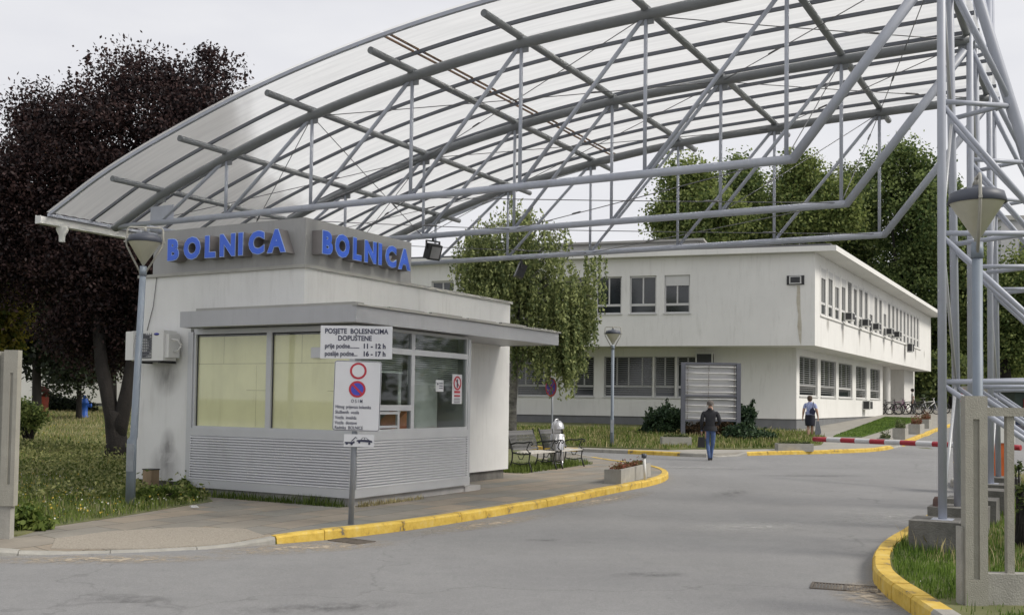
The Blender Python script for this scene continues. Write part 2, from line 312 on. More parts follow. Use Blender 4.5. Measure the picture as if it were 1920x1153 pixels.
# ------------------------------------------------------------ ground, road, pavements, kerbs
def dip(x, y):
    a = np.array([-4.75, 10.95]); b = np.array([-3.3, 11.45]); p = np.array([x, y]); t = np.clip((p - a).dot(b - a) / (b - a).dot(b - a), 0, 1)
    d = np.linalg.norm(p - (a + (b - a) * t)); return .095 * math.exp(-(d / .75) ** 2)
K1 = smooth_line([(-14, 8.9), (-8, 10.1), (-5.35, 10.78), (-4.83, 10.98), (-4.12, 11.14), (-3.39, 11.49), (-2.76, 11.92), (-2.04, 12.51), (-1.4, 13.25), (-.79, 14.15), (-.28, 15.0), (.68, 16.66), (2.1, 19.5), (2.75, 20.73), (3.19, 21.73), (3.56, 23.05), (3.72, 24.4), (3.55, 26), (2.7, 28.3), (1.5, 30.8), (-1, 32.2), (-4.2, 33.3)], 2)
def gsheet():
    xs = np.unique(np.concatenate([np.linspace(-700, -70, 8), np.arange(-70, 71, 3.5), np.linspace(75, 700, 8)])); ys = np.unique(np.concatenate([np.linspace(-150, -20, 5), np.arange(-20, 96, 3.5), np.linspace(100, 1200, 9)]))
    b = MB(); nx = len(xs); b.add([(x, y, H0(x, y) - .06) for y in ys for x in xs], [(j * nx + i, j * nx + i + 1, (j + 1) * nx + i + 1, (j + 1) * nx + i) for j in range(len(ys) - 1) for i in range(nx - 1)], 0, True)
    o = make('ground', b, M_GROUND); o['kind'] = 'structure'
gsheet()
drape('road', [(-60, -25), (60, -25), (60, 78), (-4.2, 78), (-4.2, 30), (-60, 30)], 0.0, M_ROAD, 3.5, skirt=.0)
def inset(P, d):
    out = []
    for i, p in enumerate(P):
        a = np.array(P[max(0, i - 1)]); c = np.array(P[min(len(P) - 1, i + 1)]); t = c - a; t = t / (np.linalg.norm(t) + 1e-9); out.append((p[0] - t[1] * d, p[1] + t[0] * d))
    return out
drape('pavement', inset(K1, .12) + [(-4.3, 20), (-14, 20)], 0, M_SLAB, .6, hf=lambda x, y: H0(x, y) + .115 - dip(x, y))
LAWN1 = [(-6.2, 11.2), (-5.54, 11.62), (-5.47, 12.45), (-5.1, 13.47), (-4.8, 14.6), (-4.5, 15.6), (-4.9, 16.6), (-5.6, 18.2), (-1.2, 20.9), (-.6, 21.8), (.35, 24.3), (.9, 27.5), (.2, 31.2), (-4.3, 33.0), (-4.3, 44), (-20, 62), (-75, 62), (-75, 13), (-12, 11)]
def HL(x, y): return H0(x, y) + .123 + .03 * math.sin(x * 1.7 + y) * math.sin(y * 1.3 - x * .6) * sst((-5.2 - x) / 2)
drape('lawn', LAWN1, 0, M_SOIL, .9, hf=HL)
def rayh(px, py, off=0.0):                       # where a pixel of the photograph meets the sloping ground (used once, for the far kerbs)
    d = f + rr * ((px - 960) / F_PX) + uu * ((677.5 - py) / F_PX); t = 2.0
    lo, hi = 3.0, 120.0
    for _ in range(50):
        mid = (lo + hi) / 2; p = d * (mid / d.y); z = p.z + 1.7
        if z > H0(p.x, p.y) + off: lo = mid
        else: hi = mid
    p = d * (lo / d.y); return (p.x, p.y)
KI = [(-4.2, 37.2), rayh(1000, 843)] + [rayh(x, y) for x, y in ((1060, 845.6), (1160, 850), (1270, 855), (1330, 858), (1393.6, 854.5), (1460, 852.5), (1524.7, 851.4), (1600, 849), (1643.5, 846.5), (1672, 842), (1690, 837), (1757, 808), (1800, 795))]
KI2 = smooth_line(KI + [(30.0, 64.0)], 1)
drape('pavement', inset(KI2, .12) + [(31.5, 69), (27, 74), (20, 74), (-4.2, 60)], 0, M_PATH, 2.0, hf=lambda x, y: H0(x, y) + .11)
bed = [(-4.2, 37.6)] + [rayh(x, y, .13) for x, y in ((1010, 834), (1060, 836.5), (1160, 840), (1255, 842.5), (1300, 841), (1380, 841.5), (1460, 840), (1540, 833), (1549, 822))] + [(12.2, 42), (6, 47), (-4.2, 47)]
drape('garden_bed', bed, 0, M_SOIL, 1.2, hf=lambda x, y: H0(x, y) + .15)
tri = [rayh(x, y, .13) for x, y in ((1562, 818), (1612, 799), (1660, 781.5), (1737, 784), (1680, 800), (1616, 819))]
drape('lawn', tri, 0, M_LAWN, 1.2, hf=lambda x, y: H0(x, y) + .14)
RK = smooth_line([(2.9, 3.5), (3.05, 6.0), (3.23, 8.0), (3.3, 8.6), (3.36, 9.3), (3.5, 10.0), (3.86, 10.97), (4.31, 11.97), (5.16, 13.4), (6.6, 15.9), (8.2, 18.6), (9.0, 20.4), (9.5, 22.5), (10.8, 24.0), (13.5, 24.6), (24, 24.9)], 1)
RISL = inset(RK, -.13) + [(24, 4), (20, 3.5)]
def HR(x, y): return H0(x, y) + .125
drape('verge', RISL, 0, M_SOIL, 1.0, hf=HR)
def kerb(name, line, segs, w=.15, h=.13, hfn=None, side=-1, piece=.8):
    """kerb stones along a line; segs(i_len) -> material index per stone"""
    P = [np.array(p, float) for p in line]; b = MB()
    L_ = [0]
    for a, c in zip(P[:-1], P[1:]): L_.append(L_[-1] + np.linalg.norm(c - a))
    tot = L_[-1]; n = max(2, int(tot / piece))
    def at(s):
        s = min(max(s, 0), tot); i = max(0, min(len(P) - 2, int(np.searchsorted(L_, s)) - 1)); t = (s - L_[i]) / max(1e-6, L_[i + 1] - L_[i]); d = P[i + 1] - P[i]; d /= np.linalg.norm(d); return P[i] * (1 - t) + P[i + 1] * t, d
    for k in range(n):
        s0 = tot * k / n + .004; s1 = tot * (k + 1) / n - .004; sub = 2
        rings = []; jit = RNG.normal(0, .004, 2)
        for q in range(sub + 1):
            p, d = at(s0 + (s1 - s0) * q / sub); nn = np.array([-d[1], d[0]]) * side; z = H0(*p); hh = hfn(p[0], p[1]) if hfn else h; hh = hh + jit[1] * .8; o = p + nn * jit[0]
            rings.append([(o[0], o[1], z - .12), (o[0] + nn[0] * .008, o[1] + nn[1] * .008, z + hh - .025), (o[0] + nn[0] * .03, o[1] + nn[1] * .03, z + hh), (o[0] + nn[0] * w, o[1] + nn[1] * w, z + hh), (o[0] + nn[0] * w, o[1] + nn[1] * w, z - .12)])
        vs = [v for r_ in rings for v in r_]; fs = []
        for q in range(sub):
            for j in range(4): fs.append((q * 5 + j, q * 5 + j + 1, (q + 1) * 5 + j + 1, (q + 1) * 5 + j) if side > 0 else (q * 5 + j, (q + 1) * 5 + j, (q + 1) * 5 + j + 1, q * 5 + j + 1))
        fs.append((4, 3, 2, 1, 0) if side > 0 else (0, 1, 2, 3, 4)); e = sub * 5; fs.append((e, e + 1, e + 2, e + 3, e + 4) if side > 0 else (e + 4, e + 3, e + 2, e + 1, e))
        mid, _ = at((s0 + s1) / 2); b.add(vs, fs, segs(mid[0], mid[1], k))
    o = make(name, b, [M_YEL, M_CONC]); o['kind'] = 'structure'; return o
ks_ = min(range(len(K1)), key=lambda i: (K1[i][0] + 2.70) ** 2 + (K1[i][1] - 11.97) ** 2)
kerb('kerb', K1[:ks_] + [(-2.71, 11.965)], lambda x, y, k: 1, hfn=lambda x, y: .118 - dip(x, y), side=1, h=.12, piece=.9)
kerb('kerb', [(-2.70, 11.97)] + K1[ks_ + 1:], lambda x, y, k: 0 if y < 29 else 1, hfn=lambda x, y: .125 - dip(x, y), side=1, h=.12, piece=.62)
kerb('kerb', KI2, lambda x, y, k: (0 if k % 4 in (0, 1) else 1) if x < 5.3 else (1 if x < 7.4 or (13.0 < x < 13.9) else 0), side=1, h=.12, hfn=lambda x, y: .04 if (6 < x < 7.1 or 13.0 < x < 13.9) else .12)
kerb('kerb', RK, lambda x, y, k: 1 if (y < 8.7 and k % 2 == 1) or y > 16 else 0, side=-1, h=.15, w=.17, piece=.55)
# exposed aggregate patch in the dropped kerb
drape('concrete_ramp', [(-4.95, 11.15), (-4.0, 11.32), (-3.3, 11.66), (-2.85, 12.05), (-3.2, 12.5), (-3.9, 12.55), (-4.7, 12.1), (-5.1, 11.6)], 0, mat('exposed_aggregate', (.24, .215, .18), .95, col2=(.38, .34, .28), scale=45, bump=.8, bscale=70), .4, hf=lambda x, y: H0(x, y) + .122 - dip(x, y), skirt=.05)
# sand, oil and wear on the asphalt: thin blotches lying on the road
def flat_dirt(name, col, amt, sc):
    m = bpy.data.materials.new(name); n, N, K = nodes_of(m); b_ = N['Principled BSDF']; b_.inputs['Base Color'].default_value = (*col, 1); b_.inputs['Roughness'].default_value = .95
    t = N.new('ShaderNodeTexCoord'); mp = N.new('ShaderNodeMapping'); mp.inputs['Location'].default_value = (-1, -1, 0); mp.inputs['Scale'].default_value = (2, 2, 0); K.new(t.outputs['Generated'], mp.inputs['Vector'])
    g = N.new('ShaderNodeTexGradient'); g.gradient_type = 'SPHERICAL'; K.new(mp.outputs[0], g.inputs[0]); nz = N.new('ShaderNodeTexNoise'); nz.inputs['Scale'].default_value = sc; nz.inputs['Detail'].default_value = 9; nz.inputs['Roughness'].default_value = .75; K.new(t.outputs['Object'], nz.inputs['Vector'])
    r_ = N.new('ShaderNodeMapRange'); r_.inputs['From Min'].default_value = .42; r_.inputs['From Max'].default_value = .7; K.new(nz.outputs['Fac'], r_.inputs['Value']); mu = N.new('ShaderNodeMath'); mu.operation = 'MULTIPLY'; K.new(g.outputs['Fac'], mu.inputs[0]); K.new(r_.outputs[0], mu.inputs[1]); m2 = N.new('ShaderNodeMath'); m2.operation = 'MULTIPLY'; m2.use_clamp = True; m2.inputs[1].default_value = amt; K.new(mu.outputs[0], m2.inputs[0]); K.new(m2.outputs[0], b_.inputs['Alpha']); return m
M_SAND = flat_dirt('road_sand', (.40, .34, .26), 2.2, 7); M_OIL = flat_dirt('road_oil', (.10, .10, .10), .8, 6); M_PALE = flat_dirt('pale_wear', (.42, .42, .41), 1.3, 5)
for i_, (cx, cy, lx, ly, an, mt) in enumerate(((-2.3, 11.75, 2.6, 1.0, .5, M_SAND), (-.3, 14.2, 3.6, .7, .98, M_SAND), (-4.2, 10.7, 3.0, .7, .15, M_SAND), (1.6, 17.8, 4.5, .8, 1.05, M_SAND), (5.6, 15.6, 3.2, 1.6, .9, M_PALE), (3.3, 14.2, 2.8, 1.2, .4, M_PALE), (-1.5, 8.4, 1.8, .5, .3, M_OIL), (1.4, 10.2, .9, .35, .2, M_OIL), (4.2, 19.5, 2.2, .7, 1.1, M_OIL), (.4, 12.6, .5, .3, .4, M_OIL), (7.2, 24.5, 3.5, 1.0, .2, M_OIL), (3.3, 9.3, 1.6, .9, 1.3, M_SAND), (4.9, 27, 4, 1.2, .1, M_PALE), (-3.2, 8.6, 1.0, .35, .1, M_OIL), (2.4, 8.0, .7, .3, .6, M_OIL))):
    b = MB(); ca, sa = math.cos(an), math.sin(an); P = [(cx + ca * x - sa * y, cy + sa * x + ca * y) for x, y in ((-lx / 2, -ly / 2), (lx / 2, -ly / 2), (lx / 2, ly / 2), (-lx / 2, ly / 2))]
    zc = .0045 + .0004 * i_; b.add([(x - cx, y - cy, zc) for x, y in ((cx - lx / 2, cy - ly / 2), (cx + lx / 2, cy - ly / 2), (cx + lx / 2, cy + ly / 2), (cx - lx / 2, cy + ly / 2))], [(0, 1, 2, 3)]); o = make('road_stain', b, mt); o.location = (cx, cy, 0); o.rotation_euler = (0, 0, an); o['kind'] = 'structure'
# drain grates
def grate(c, ang, w, l, label):
    b = MB(); ca, sa = math.cos(ang), math.sin(ang); ax = np.array([ca, sa, 0]); ay = np.array([-sa, ca, 0]); o = np.array([c[0], c[1], -.004])
    b.obox(o - ax * l / 2 - ay * w / 2, ax * l, ay * w, (0, 0, .003), 1)
    for k in range(2):
        for i in range(9):
            s = -l / 2 + .03 + k * l / 2 + i * (l / 2 - .05) / 9
            b.obox(o + ax * s - ay * (w / 2 - .03), ax * .016, ay * (w - .06), (0, 0, .012), 0)
    for s in (-l / 2, -.012, l / 2 - .024): b.obox(o + ax * s - ay * w / 2, ax * .024, ay * w, (0, 0, .016), 0)
    for s in (-w / 2, w / 2 - .024): b.obox(o - ax * (l / 2 - .024) + ay * s, ax * (l - .05), ay * .024, (0, 0, .0145), 0)
    single('drain_grate', b, [mat('rusty_iron', (.10, .085, .07), .8, var=.3, scale=20), M_BLACK], label, 'drain')
grate((-1.88, 12.3), -.62, .3, .5, 'rectangular drain grate in the road beside the yellow kerb near the sign pole')
grate((3.13, 9.62), -.35, .34, .62, 'rusty drain grate in the asphalt by the curved kerb at the lower right')

# ------------------------------------------------------------ foliage helpers
def leaf_mesh(name, C, size, m, parent=None, origin=(0, 0, 0), droop=0.0, elong=1.6, up=None):
    C = np.asarray(C, float) - np.array(origin); n = len(C); sz = size * (0.6 + .8 * RNG.random(n))[:, None]
    a = RNG.normal(size=(n, 3)); a[:, 2] -= droop * 2.2; a /= np.linalg.norm(a, axis=1)[:, None]
    b = RNG.normal(size=(n, 3)); b -= a * (a * b).sum(1)[:, None]; b /= np.linalg.norm(b, axis=1)[:, None]
    A = a * sz * elong * .5; B = b * sz * .5
    Vv = np.stack([C - A, C + B * .9 + A * .1, C + A, C - B * .9 + A * .1], 1).reshape(-1, 3)
    me = bpy.data.meshes.new(name); me.vertices.add(4 * n); me.vertices.foreach_set('co', Vv.ravel()); me.loops.add(4 * n); me.loops.foreach_set('vertex_index', np.arange(4 * n, dtype=np.int32))
    me.polygons.add(n); me.polygons.foreach_set('loop_start', np.arange(0, 4 * n, 4, dtype=np.int32)); me.polygons.foreach_set('loop_total', np.full(n, 4, dtype=np.int32)); me.update(calc_edges=True); me.materials.append(m)
    o = bpy.data.objects.new(name, me); COL.objects.link(o)
    if parent: o.parent = parent
    return o
def blob_clumps(blobs, n, shell=.55):
    vol = np.array([b[1][0] * b[1][1] * b[1][2] for b in blobs]) ** .75; idx = RNG.choice(len(blobs), n, p=vol / vol.sum()); out = []
    for i in idx:
        c, r = np.array(blobs[i][0], float), np.array(blobs[i][1], float); d = RNG.normal(size=3); d /= np.linalg.norm(d); rad = shell + (1 - shell) * RNG.random() ** .6; out.append(c + d * r * rad)
    return np.array(out)
def tree(name, label, base, trunk, blobs, n, per, lsize, lm, bm_=M_BARK, clump=.35, spires=(), group=None, limbs=10, shell=.45, elong=1.6, cat='tree'):
    T = Thing(name, label, cat, base, frame='world', group=group); b = MB(); bx, by, bz = base
    (th, r0_, r1_) = trunk; top = np.array([bx, by, bz + th])
    pts = [np.array(base) - [0, 0, .2], np.array(base) + [r0_ * .1, 0, th * .3], np.array(base) + [-r0_ * .3, .05, th * .7], top]; b.tube(pts, [r0_ * 1.25, r0_, r0_ * .85, r1_], 12)
    cl = blob_clumps(blobs, n, shell)
    for k in range(limbs):
        c = np.array(blobs[k % len(blobs)][0], float) + RNG.normal(0, .25, 3) * np.array(blobs[k % len(blobs)][1]); s = top - [0, 0, th * .25 * RNG.random()]; mid = s * .5 + c * .5 + RNG.normal(0, .15, 3) + [0, 0, -.1 * th]
        b.tube([s, mid, c], [r1_ * .75, r1_ * .45, r1_ * .12], 7)
        for q in range(4):
            e = cl[RNG.integers(len(cl))]
            if np.linalg.norm(e - c) < 3.2 * clump * 4: b.tube([mid * .4 + c * .6, (c + e) / 2 + RNG.normal(0, .1, 3), e], [r1_ * .25, r1_ * .12, r1_ * .04], 5)
    T.part('trunk', b, bm_)
    cs = clump * (.6 + .9 * RNG.random(len(cl))); cnt = RNG.poisson(per, len(cl)); rep = np.repeat(np.arange(len(cl)), cnt)
    P = cl[rep] + np.clip(RNG.normal(size=(len(rep), 3)), -1.7, 1.7) * cs[rep][:, None] * np.array([1, 1, .8])
    ex = [P]
    for (sx, sy, sz, hh, ww, m_) in spires:
        m_ = int(m_ * .38); t = RNG.random(m_) ** 1.3; ex.append(np.stack([sx + RNG.normal(size=m_) * ww * (1.05 - t) * .7, sy + RNG.normal(size=m_) * ww * (1.05 - t), sz - .3 + t * (hh * .85 + .3) * (.8 + .4 * RNG.random())], 1))
    P = np.concatenate(ex)
    o = leaf_mesh('crown', P, lsize, lm, T.e, base, elong=elong); return T

# ------------------------------------------------------------ hospital gate booth (frame u, v, z)
booth = Thing('gatehouse', 'low white and grey gatehouse carrying the blue BOLNICA letters under the canopy', 'gatehouse', (12.0, 10.45, .115), frame='uv')
BU0, BU1, BV0, BV1 = 12.0, 18.35, 10.45, 14.05; TOPZ = 3.68
b = MB(); zb = .30
# left face (u = 12): wall beside the bay, then wall over the bay
b.box((12.0, 12.84, zb), (12.18, BV1, TOPZ)); b.box((12.0, BV0, 2.9), (12.18, 12.84, TOPZ))
b.box((12.18, BV0, 2.9), (BU1, BV0 + .18, TOPZ)); b.box((15.2, BV0, zb), (BU1, BV0 + .18, 2.9)); b.box((12.18, BV1 - .18, zb), (BU1, BV1, TOPZ)); b.box((BU1 - .18, BV0 + .18, zb), (BU1, BV1 - .18, TOPZ))
booth.part('wall', b, M_WHITE)
b = MB(); b.box((12.07, 12.84, -.1), (12.2, BV1 - .07, zb)); b.box((15.2, BV0 + .07, -.1), (BU1 - .07, BV0 + .16, zb)); b.box((12.2, BV1 - .2, -.1), (BU1 - .07, BV1 - .07, zb)); b.box((BU1 - .2, BV0 + .16, -.1), (BU1 - .07, BV1 - .2, zb)); booth.part('plinth', b, M_CONCD)
b = MB(); b.box((11.96, BV0 - .04, TOPZ), (BU1 + .04, BV1 + .04, TOPZ + .05)); rf = booth.part('roof', b, M_LEAD)
# bay: plinth, sill, cladding
b = MB(); b.box((12.02, 9.47, -.1), (15.1, 12.78, .24)); b.box((15.1, 9.45, -.1), (15.62, 10.44, .2)); booth.part('step', b, mat('light_render_plinth', (.42, .41, .40), .9, var=.1, scale=3, streak=.45, streakcol=(.2, .19, .17)))
b = MB(); b.box((11.93, 9.38, .24), (15.14, 12.84, .37)); booth.part('base_rail', b, M_FRAME)
def corrugated(b, p0, p1, nrm, z0, z1, nr, amp=.045):
    p0 = np.array(p0, float); p1 = np.array(p1, float); nrm = np.array(nrm, float); prof = []
    for k in range(nr):
        zz = z0 + (z1 - z0) * k / nr; dz = (z1 - z0) / nr
        for t, a in ((0, 0), (.10, 1), (.66, 1), (.76, 0)): prof.append((zz + dz * t, a * amp))
    prof.append((z1, 0)); vs = []
    for z, a in prof:
        for p in (p0, p1): vs.append((p[0] + nrm[0] * a, p[1] + nrm[1] * a, z))
    fl = np.cross(p1 - p0, nrm)[2] if len(p0) == 3 else 0
    fs = [(2 * i, 2 * i + 1, 2 * i + 3, 2 * i + 2) for i in range(len(prof) - 1)]; b.add(vs, fs)
b = MB(); corrugated(b, (11.97, 9.44, 0), (11.97, 12.72, 0), (-1, 0, 0), .37, 1.07, 17); corrugated(b, (11.99, 9.42, 0), (15.06, 9.42, 0), (0, -1, 0), .37, 1.07, 17); booth.part('cladding', b, M_PANEL)
b = MB(); b.box((11.94, 9.39, .37), (12.0, 9.47, 1.07)); b.box((11.94, 12.72, .24), (12.02, 12.83, 2.74)); b.box((15.06, 9.39, .24), (15.14, 10.45, 2.74)); b.box((11.94, 9.39, 1.07), (12.06, 12.72, 1.19)); b.box((12.06, 9.39, 1.07), (15.06, 9.5, 1.19)); b.box((11.94, 9.39, 1.19), (12.02, 9.47, 2.78)); booth.part('trim', b, M_FRAME)
# left windows papered over
def lwin(v0, v1):
    b = MB(); b.box((11.96, v0, 1.19), (12.04, v0 + .05, 2.78)); b.box((11.96, v1 - .05, 1.19), (12.04, v1, 2.78)); b.box((11.96, v0 + .05, 2.70), (12.04, v1 - .05, 2.78)); b.box((11.96, v0 + .05, 1.19), (12.04, v1 - .05, 1.225))
    w = booth.part('window', b, M_FRAME)
    g = MB(); g.box((12.0, v0 + .05, 1.225), (12.006, v1 - .05, 2.70)); booth.part('pane', g, glassmat('clear_glass', (.97, .98, .97), .05), w)
    p = MB(); p.box((12.02, v0 + .05, 1.225), (12.025, v1 - .05, 2.66)); 
    q_ = v0 + .62 * (v1 - v0); p.box((12.0185, q_, 2.23), (12.02, q_ + .005, 2.66), 1); p.box((12.0185, v0 + .3, 1.24), (12.02, v0 + .304, 2.2), 1); p.box((11.995, v1 - .062, 1.225), (12.004, v1 - .05, 2.70), 2); p.box((11.995, v0 + .05, 2.68), (12.004, v1 - .05, 2.70), 2)
    p.box((12.017, v0 + .05, 2.22), (12.0195, v1 - .05, 2.226), 1); p.box((12.0155, v0 + .05, 1.80), (12.0185, v0 + .5, 1.806), 1)
    booth.part('paper', p, [M_YPAPER, mat('paper_crease', (.36, .33, .16), .8), M_BLACK], w)
lwin(11.10, 12.72); lwin(9.47, 11.10)
n = MB(); n.box((11.985, 10.0, 2.30), (11.993, 10.28, 2.46)); booth.part('notice', n, M_BOARD)
# right windows
def rframe(name, u0, u1, z0, z1, fw=.05, mid=()):
    b = MB(); b.box((u0, 9.4, z0), (u0 + fw, 9.47, z1)); b.box((u1 - fw, 9.4, z0), (u1, 9.47, z1)); b.box((u0 + fw, 9.4, z1 - fw), (u1 - fw, 9.47, z1)); b.box((u0 + fw, 9.4, z0), (u1 - fw, 9.47, z0 + fw))
    return booth.part(name, b, M_FRAME)
def blind(b, u0, u1, z0, z1, dz=.035, v=9.55):
    z = z1
    while z > z0: b.add([(u0, v, z), (u1, v, z), (u1, v + .018, z - .022), (u0, v + .018, z - .022)], [(0, 1, 2, 3)]); z -= dz
    b.box((u0, v, z0 - .02), (u1, v + .02, z0))
CG = glassmat('booth_glass', (.86, .89, .88), .05)
for (u0, u1, z0, z1, bl) in ((12.02, 13.42, 2.44, 2.78, .34), (13.42, 15.06, 2.44, 2.78, .34), (12.02, 13.42, 1.56, 2.44, .27), (13.42, 15.06, 1.19, 2.44, .44), (12.02, 13.42, 1.19, 1.56, 0)):
    w = rframe('window', u0, u1, z0, z1, .045); g = MB(); g.box((u0 + .045, 9.43, z0 + .045), (u1 - .045, 9.436, z1 - .045)); booth.part('pane', g, CG, w)
    if bl:
        q = MB(); blind(q, u0 + .06, u1 - .07, max(z0 + .05, z1 - .05 - bl), z1 - .05); booth.part('blind', q, mat('pale_venetian_blind', (.62, .64, .62), .5) if z0 < 2.4 else mat('dark_blind', (.26, .265, .265), .6), w)
b = MB(); b.box((12.55, 9.42, 1.25), (13.05, 9.46, 1.29)); b.box((12.55, 9.42, 1.46), (13.05, 9.46, 1.5)); b.box((12.51, 9.42, 1.25), (12.55, 9.46, 1.5)); b.box((13.05, 9.42, 1.235), (13.10, 9.46, 1.515)); booth.part('hatch', b, M_FRAME)
# interior
b = MB(); b.box((12.1, 12.9, .3), (15.15, 12.95, 2.9)); b.box((15.1, 10.45, .3), (15.18, 13.9, 2.9)); b.box((12.1, 9.5, .28), (15.1, 12.9, .32)); b.box((12.06, 9.5, 2.78), (15.14, 12.9, 2.84)); booth.part('interior_wall', b, mat('inner_wall', (.55, .56, .52), .8))
b = MB(); b.box((12.4, 9.62, 1.05), (14.8, 10.2, 1.10)); b.box((12.8, 10.3, .9), (13.3, 10.45, 2.1)); b.box((14.0, 10.6, .35), (14.06, 11.6, 2.3)); b.box((12.9, 9.9, 1.1), (13.25, 10.1, 1.38)); booth.part('counter', b, mat('dark_furniture', (.06, .06, .055), .5))
b = MB(); b.obox((13.45, 9.8, 1.0), (.38, .0, .22), (0, .35, 0), (0, 0, .28)); q_ = MB(); q_.box((14.05, 9.80, .9), (14.72, 9.83, 2.2)); q_.box((13.72, 9.9, .9), (13.80, 9.93, 2.2)); booth.part('brightening_panel', q_, mat('pale_panel', (.68, .70, .66), .6))  # pale boards added behind the glass to brighten the service window
booth.part('chair_back', b, mat('orange_upholstery', (.42, .13, .04), .7))
# notices on the right hand window
b = MB(); b.box((14.10, 9.418, 1.83), (14.33, 9.424, 2.02), 0); b.box((14.14, 9.414, 1.94), (14.17, 9.418, 1.97), 1)
for k in range(3): b.box((14.2, 9.414, 1.88 + .04 * k), (14.30, 9.418, 1.892 + .04 * k), 1)
booth.part('notice', b, [M_BOARD, M_TEXT])
b = MB(); b.box((14.60, 9.418, 1.63), (14.90, 9.424, 2.13), 0)
c0 = (14.75, 9.414, 1.98)
ring = lambda c, ro, ri, th, ax, ay, nn, mi=0, n=32: [b_.add([tuple(np.array(c) + (np.array(ax) * math.cos(t) + np.array(ay) * math.sin(t)) * r_ + np.array(nn) * k) for k in (0, th) for t in [2 * math.pi * i / n for i in range(n)] for r_ in (ri, ro)], [(2 * i, 2 * i + 1, 2 * ((i + 1) % n) + 1, 2 * ((i + 1) % n)) for i in range(n)] + [(2 * n + 2 * i, 2 * n + 2 * ((i + 1) % n), 2 * n + 2 * ((i + 1) % n) + 1, 2 * n + 2 * i + 1) for i in range(n)] + [(2 * i + 1, 2 * n + 2 * i + 1, 2 * n + 2 * ((i + 1) % n) + 1, 2 * ((i + 1) % n) + 1) for i in range(n)], mi) for b_ in [b]]
ring(c0, .12, .09, -.003, (1, 0, 0), (0, 0, 1), (0, 1, 0), 1); b.obox((14.67, 9.4135, 2.05), (.015, 0, .015), (.14, 0, -.14), (0, .002, 0), 1); b.box((14.735, 9.4125, 1.90), (14.765, 9.4165, 2.05), 2); b.box((14.66, 9.414, 1.81), (14.84, 9.418, 1.85), 1); b.box((14.66, 9.414, 1.75), (14.84, 9.418, 1.78), 1)
for k in range(3): b.box((14.66, 9.414, 1.65 + .03 * k), (14.84, 9.418, 1.66 + .03 * k), 2)
booth.part('poster', b, [M_BOARD, M_RED, M_TEXT])
# flat canopy roof round the bay
b = MB(); b.box((11.6, 9.13, 2.79), (11.64, 12.66, 3.04)); b.box((11.64, 9.13, 2.79), (17.97, 9.17, 3.02)); b.box((17.93, 9.17, 2.79), (17.97, 10.45, 3.02)); b.box((11.64, 12.62, 2.79), (12.0, 12.66, 3.04)); booth.part('fascia', b, M_FASC)
b = MB(); b.box((11.64, 9.17, 2.80), (12.0, 12.62, 2.83)); b.box((12.0, 9.17, 2.80), (17.93, 10.45, 2.83)); booth.part('soffit', b, M_FASC)
b = MB(); b.box((11.64, 9.17, 2.97), (12.0, 12.61, 3.0)); b.box((12.0, 9.17, 2.97), (17.93, 10.45, 3.0))
b.box((11.78, 9.3, 3.0), (11.999, 12.5, 3.10))
b.box((11.58, 9.09, 3.025), (18.0, 9.2, 3.05)); 
for k in range(5): b.obox((12.4 + k * 1.11, 9.12, 3.05), (1.0, 0, -.0), (0, .5, .06), (0, 0, .012)); b.obox((12.4 + k * 1.11, 9.12, 3.052), (.9, 0, .0), (0, .06, 0), (.0, 0, .02 + .01 * (k % 2)))
booth.part('canopy_roof', b, M_LEAD)
# sign box and letters
b = MB(); b.box((12.0, BV0, TOPZ + .05), (14.80, 13.58, 4.45)); b.box((12.08, 13.62, TOPZ + .05), (12.6, 13.86, 4.42), 0)
sb = booth.part('sign_box', b, M_SIGNP)
def text_mesh(s, size, ext=0.0, off=0.0, xs=1.0, align='LEFT', sp=1.0):
    c = bpy.data.curves.new('t', 'FONT'); c.body = s; c.size = size; c.extrude = ext; c.offset = off; c.align_x = align; c.resolution_u = 3; c.space_character = sp
    o = bpy.data.objects.new('t', c); COL.objects.link(o); dg = bpy.context.evaluated_depsgraph_get(); me = bpy.data.meshes.new_from_object(o.evaluated_get(dg))
    vs = [(v.co.x * xs, v.co.y, v.co.z) for v in me.vertices]; fs = [tuple(p.vertices) for p in me.polygons]; bpy.data.objects.remove(o); bpy.data.curves.remove(c); bpy.data.meshes.remove(me); return vs, fs
def place_text(b, s, size, o, ax, ay, nn, ext=.001, off=0, xs=1, mi=0, align='LEFT', sp=1.0):
    vs, fs = text_mesh(s, size, ext, off, xs, align, sp); o, ax, ay, nn = (np.array(q, float) for q in (o, ax, ay, nn))
    b.add([tuple(o + ax * x + ay * y + nn * z) for x, y, z in vs], fs, mi)
def letters(word, start, step, ax, nn, z0, hgt, size, depth=.2):
    ax = np.array(ax, float); nn = np.array(nn, float)
    xs_ = .98 if abs(nn[0]) > .5 else .92
    for i, ch in enumerate(word):
        o = np.array(start, float) + ax * step[i]; o[2] = z0
        bb = MB(); place_text(bb, ch, size, o + nn * depth * .5, ax, (0, 0, 1), nn, depth * .5 - .002, .030, xs_, 2, 'CENTER')
        place_text(bb, ch, size, o + nn * (depth + .004), ax, (0, 0, 1), nn, .004, .030, xs_, 1, 'CENTER'); place_text(bb, ch, size, o + nn * (depth + .010), ax, (0, 0, 1), nn, .004, .021, xs_, 0, 'CENTER')
        booth.part('letter', bb, [M_BLUE, M_EDGE, M_RETURN], sb)
letters('BOLNICA', (12.0, 13.08, 0), [0, .44, .83, 1.22, 1.50, 1.83, 2.24], (0, -1, 0), (-1, 0, 0), 3.93, .3, .45)
letters('BOLNICA', (12.27, BV0, 0), [0, .37, .73, 1.09, 1.35, 1.65, 2.04], (1, 0, 0), (0, -1, 0), 3.93, .3, .45)
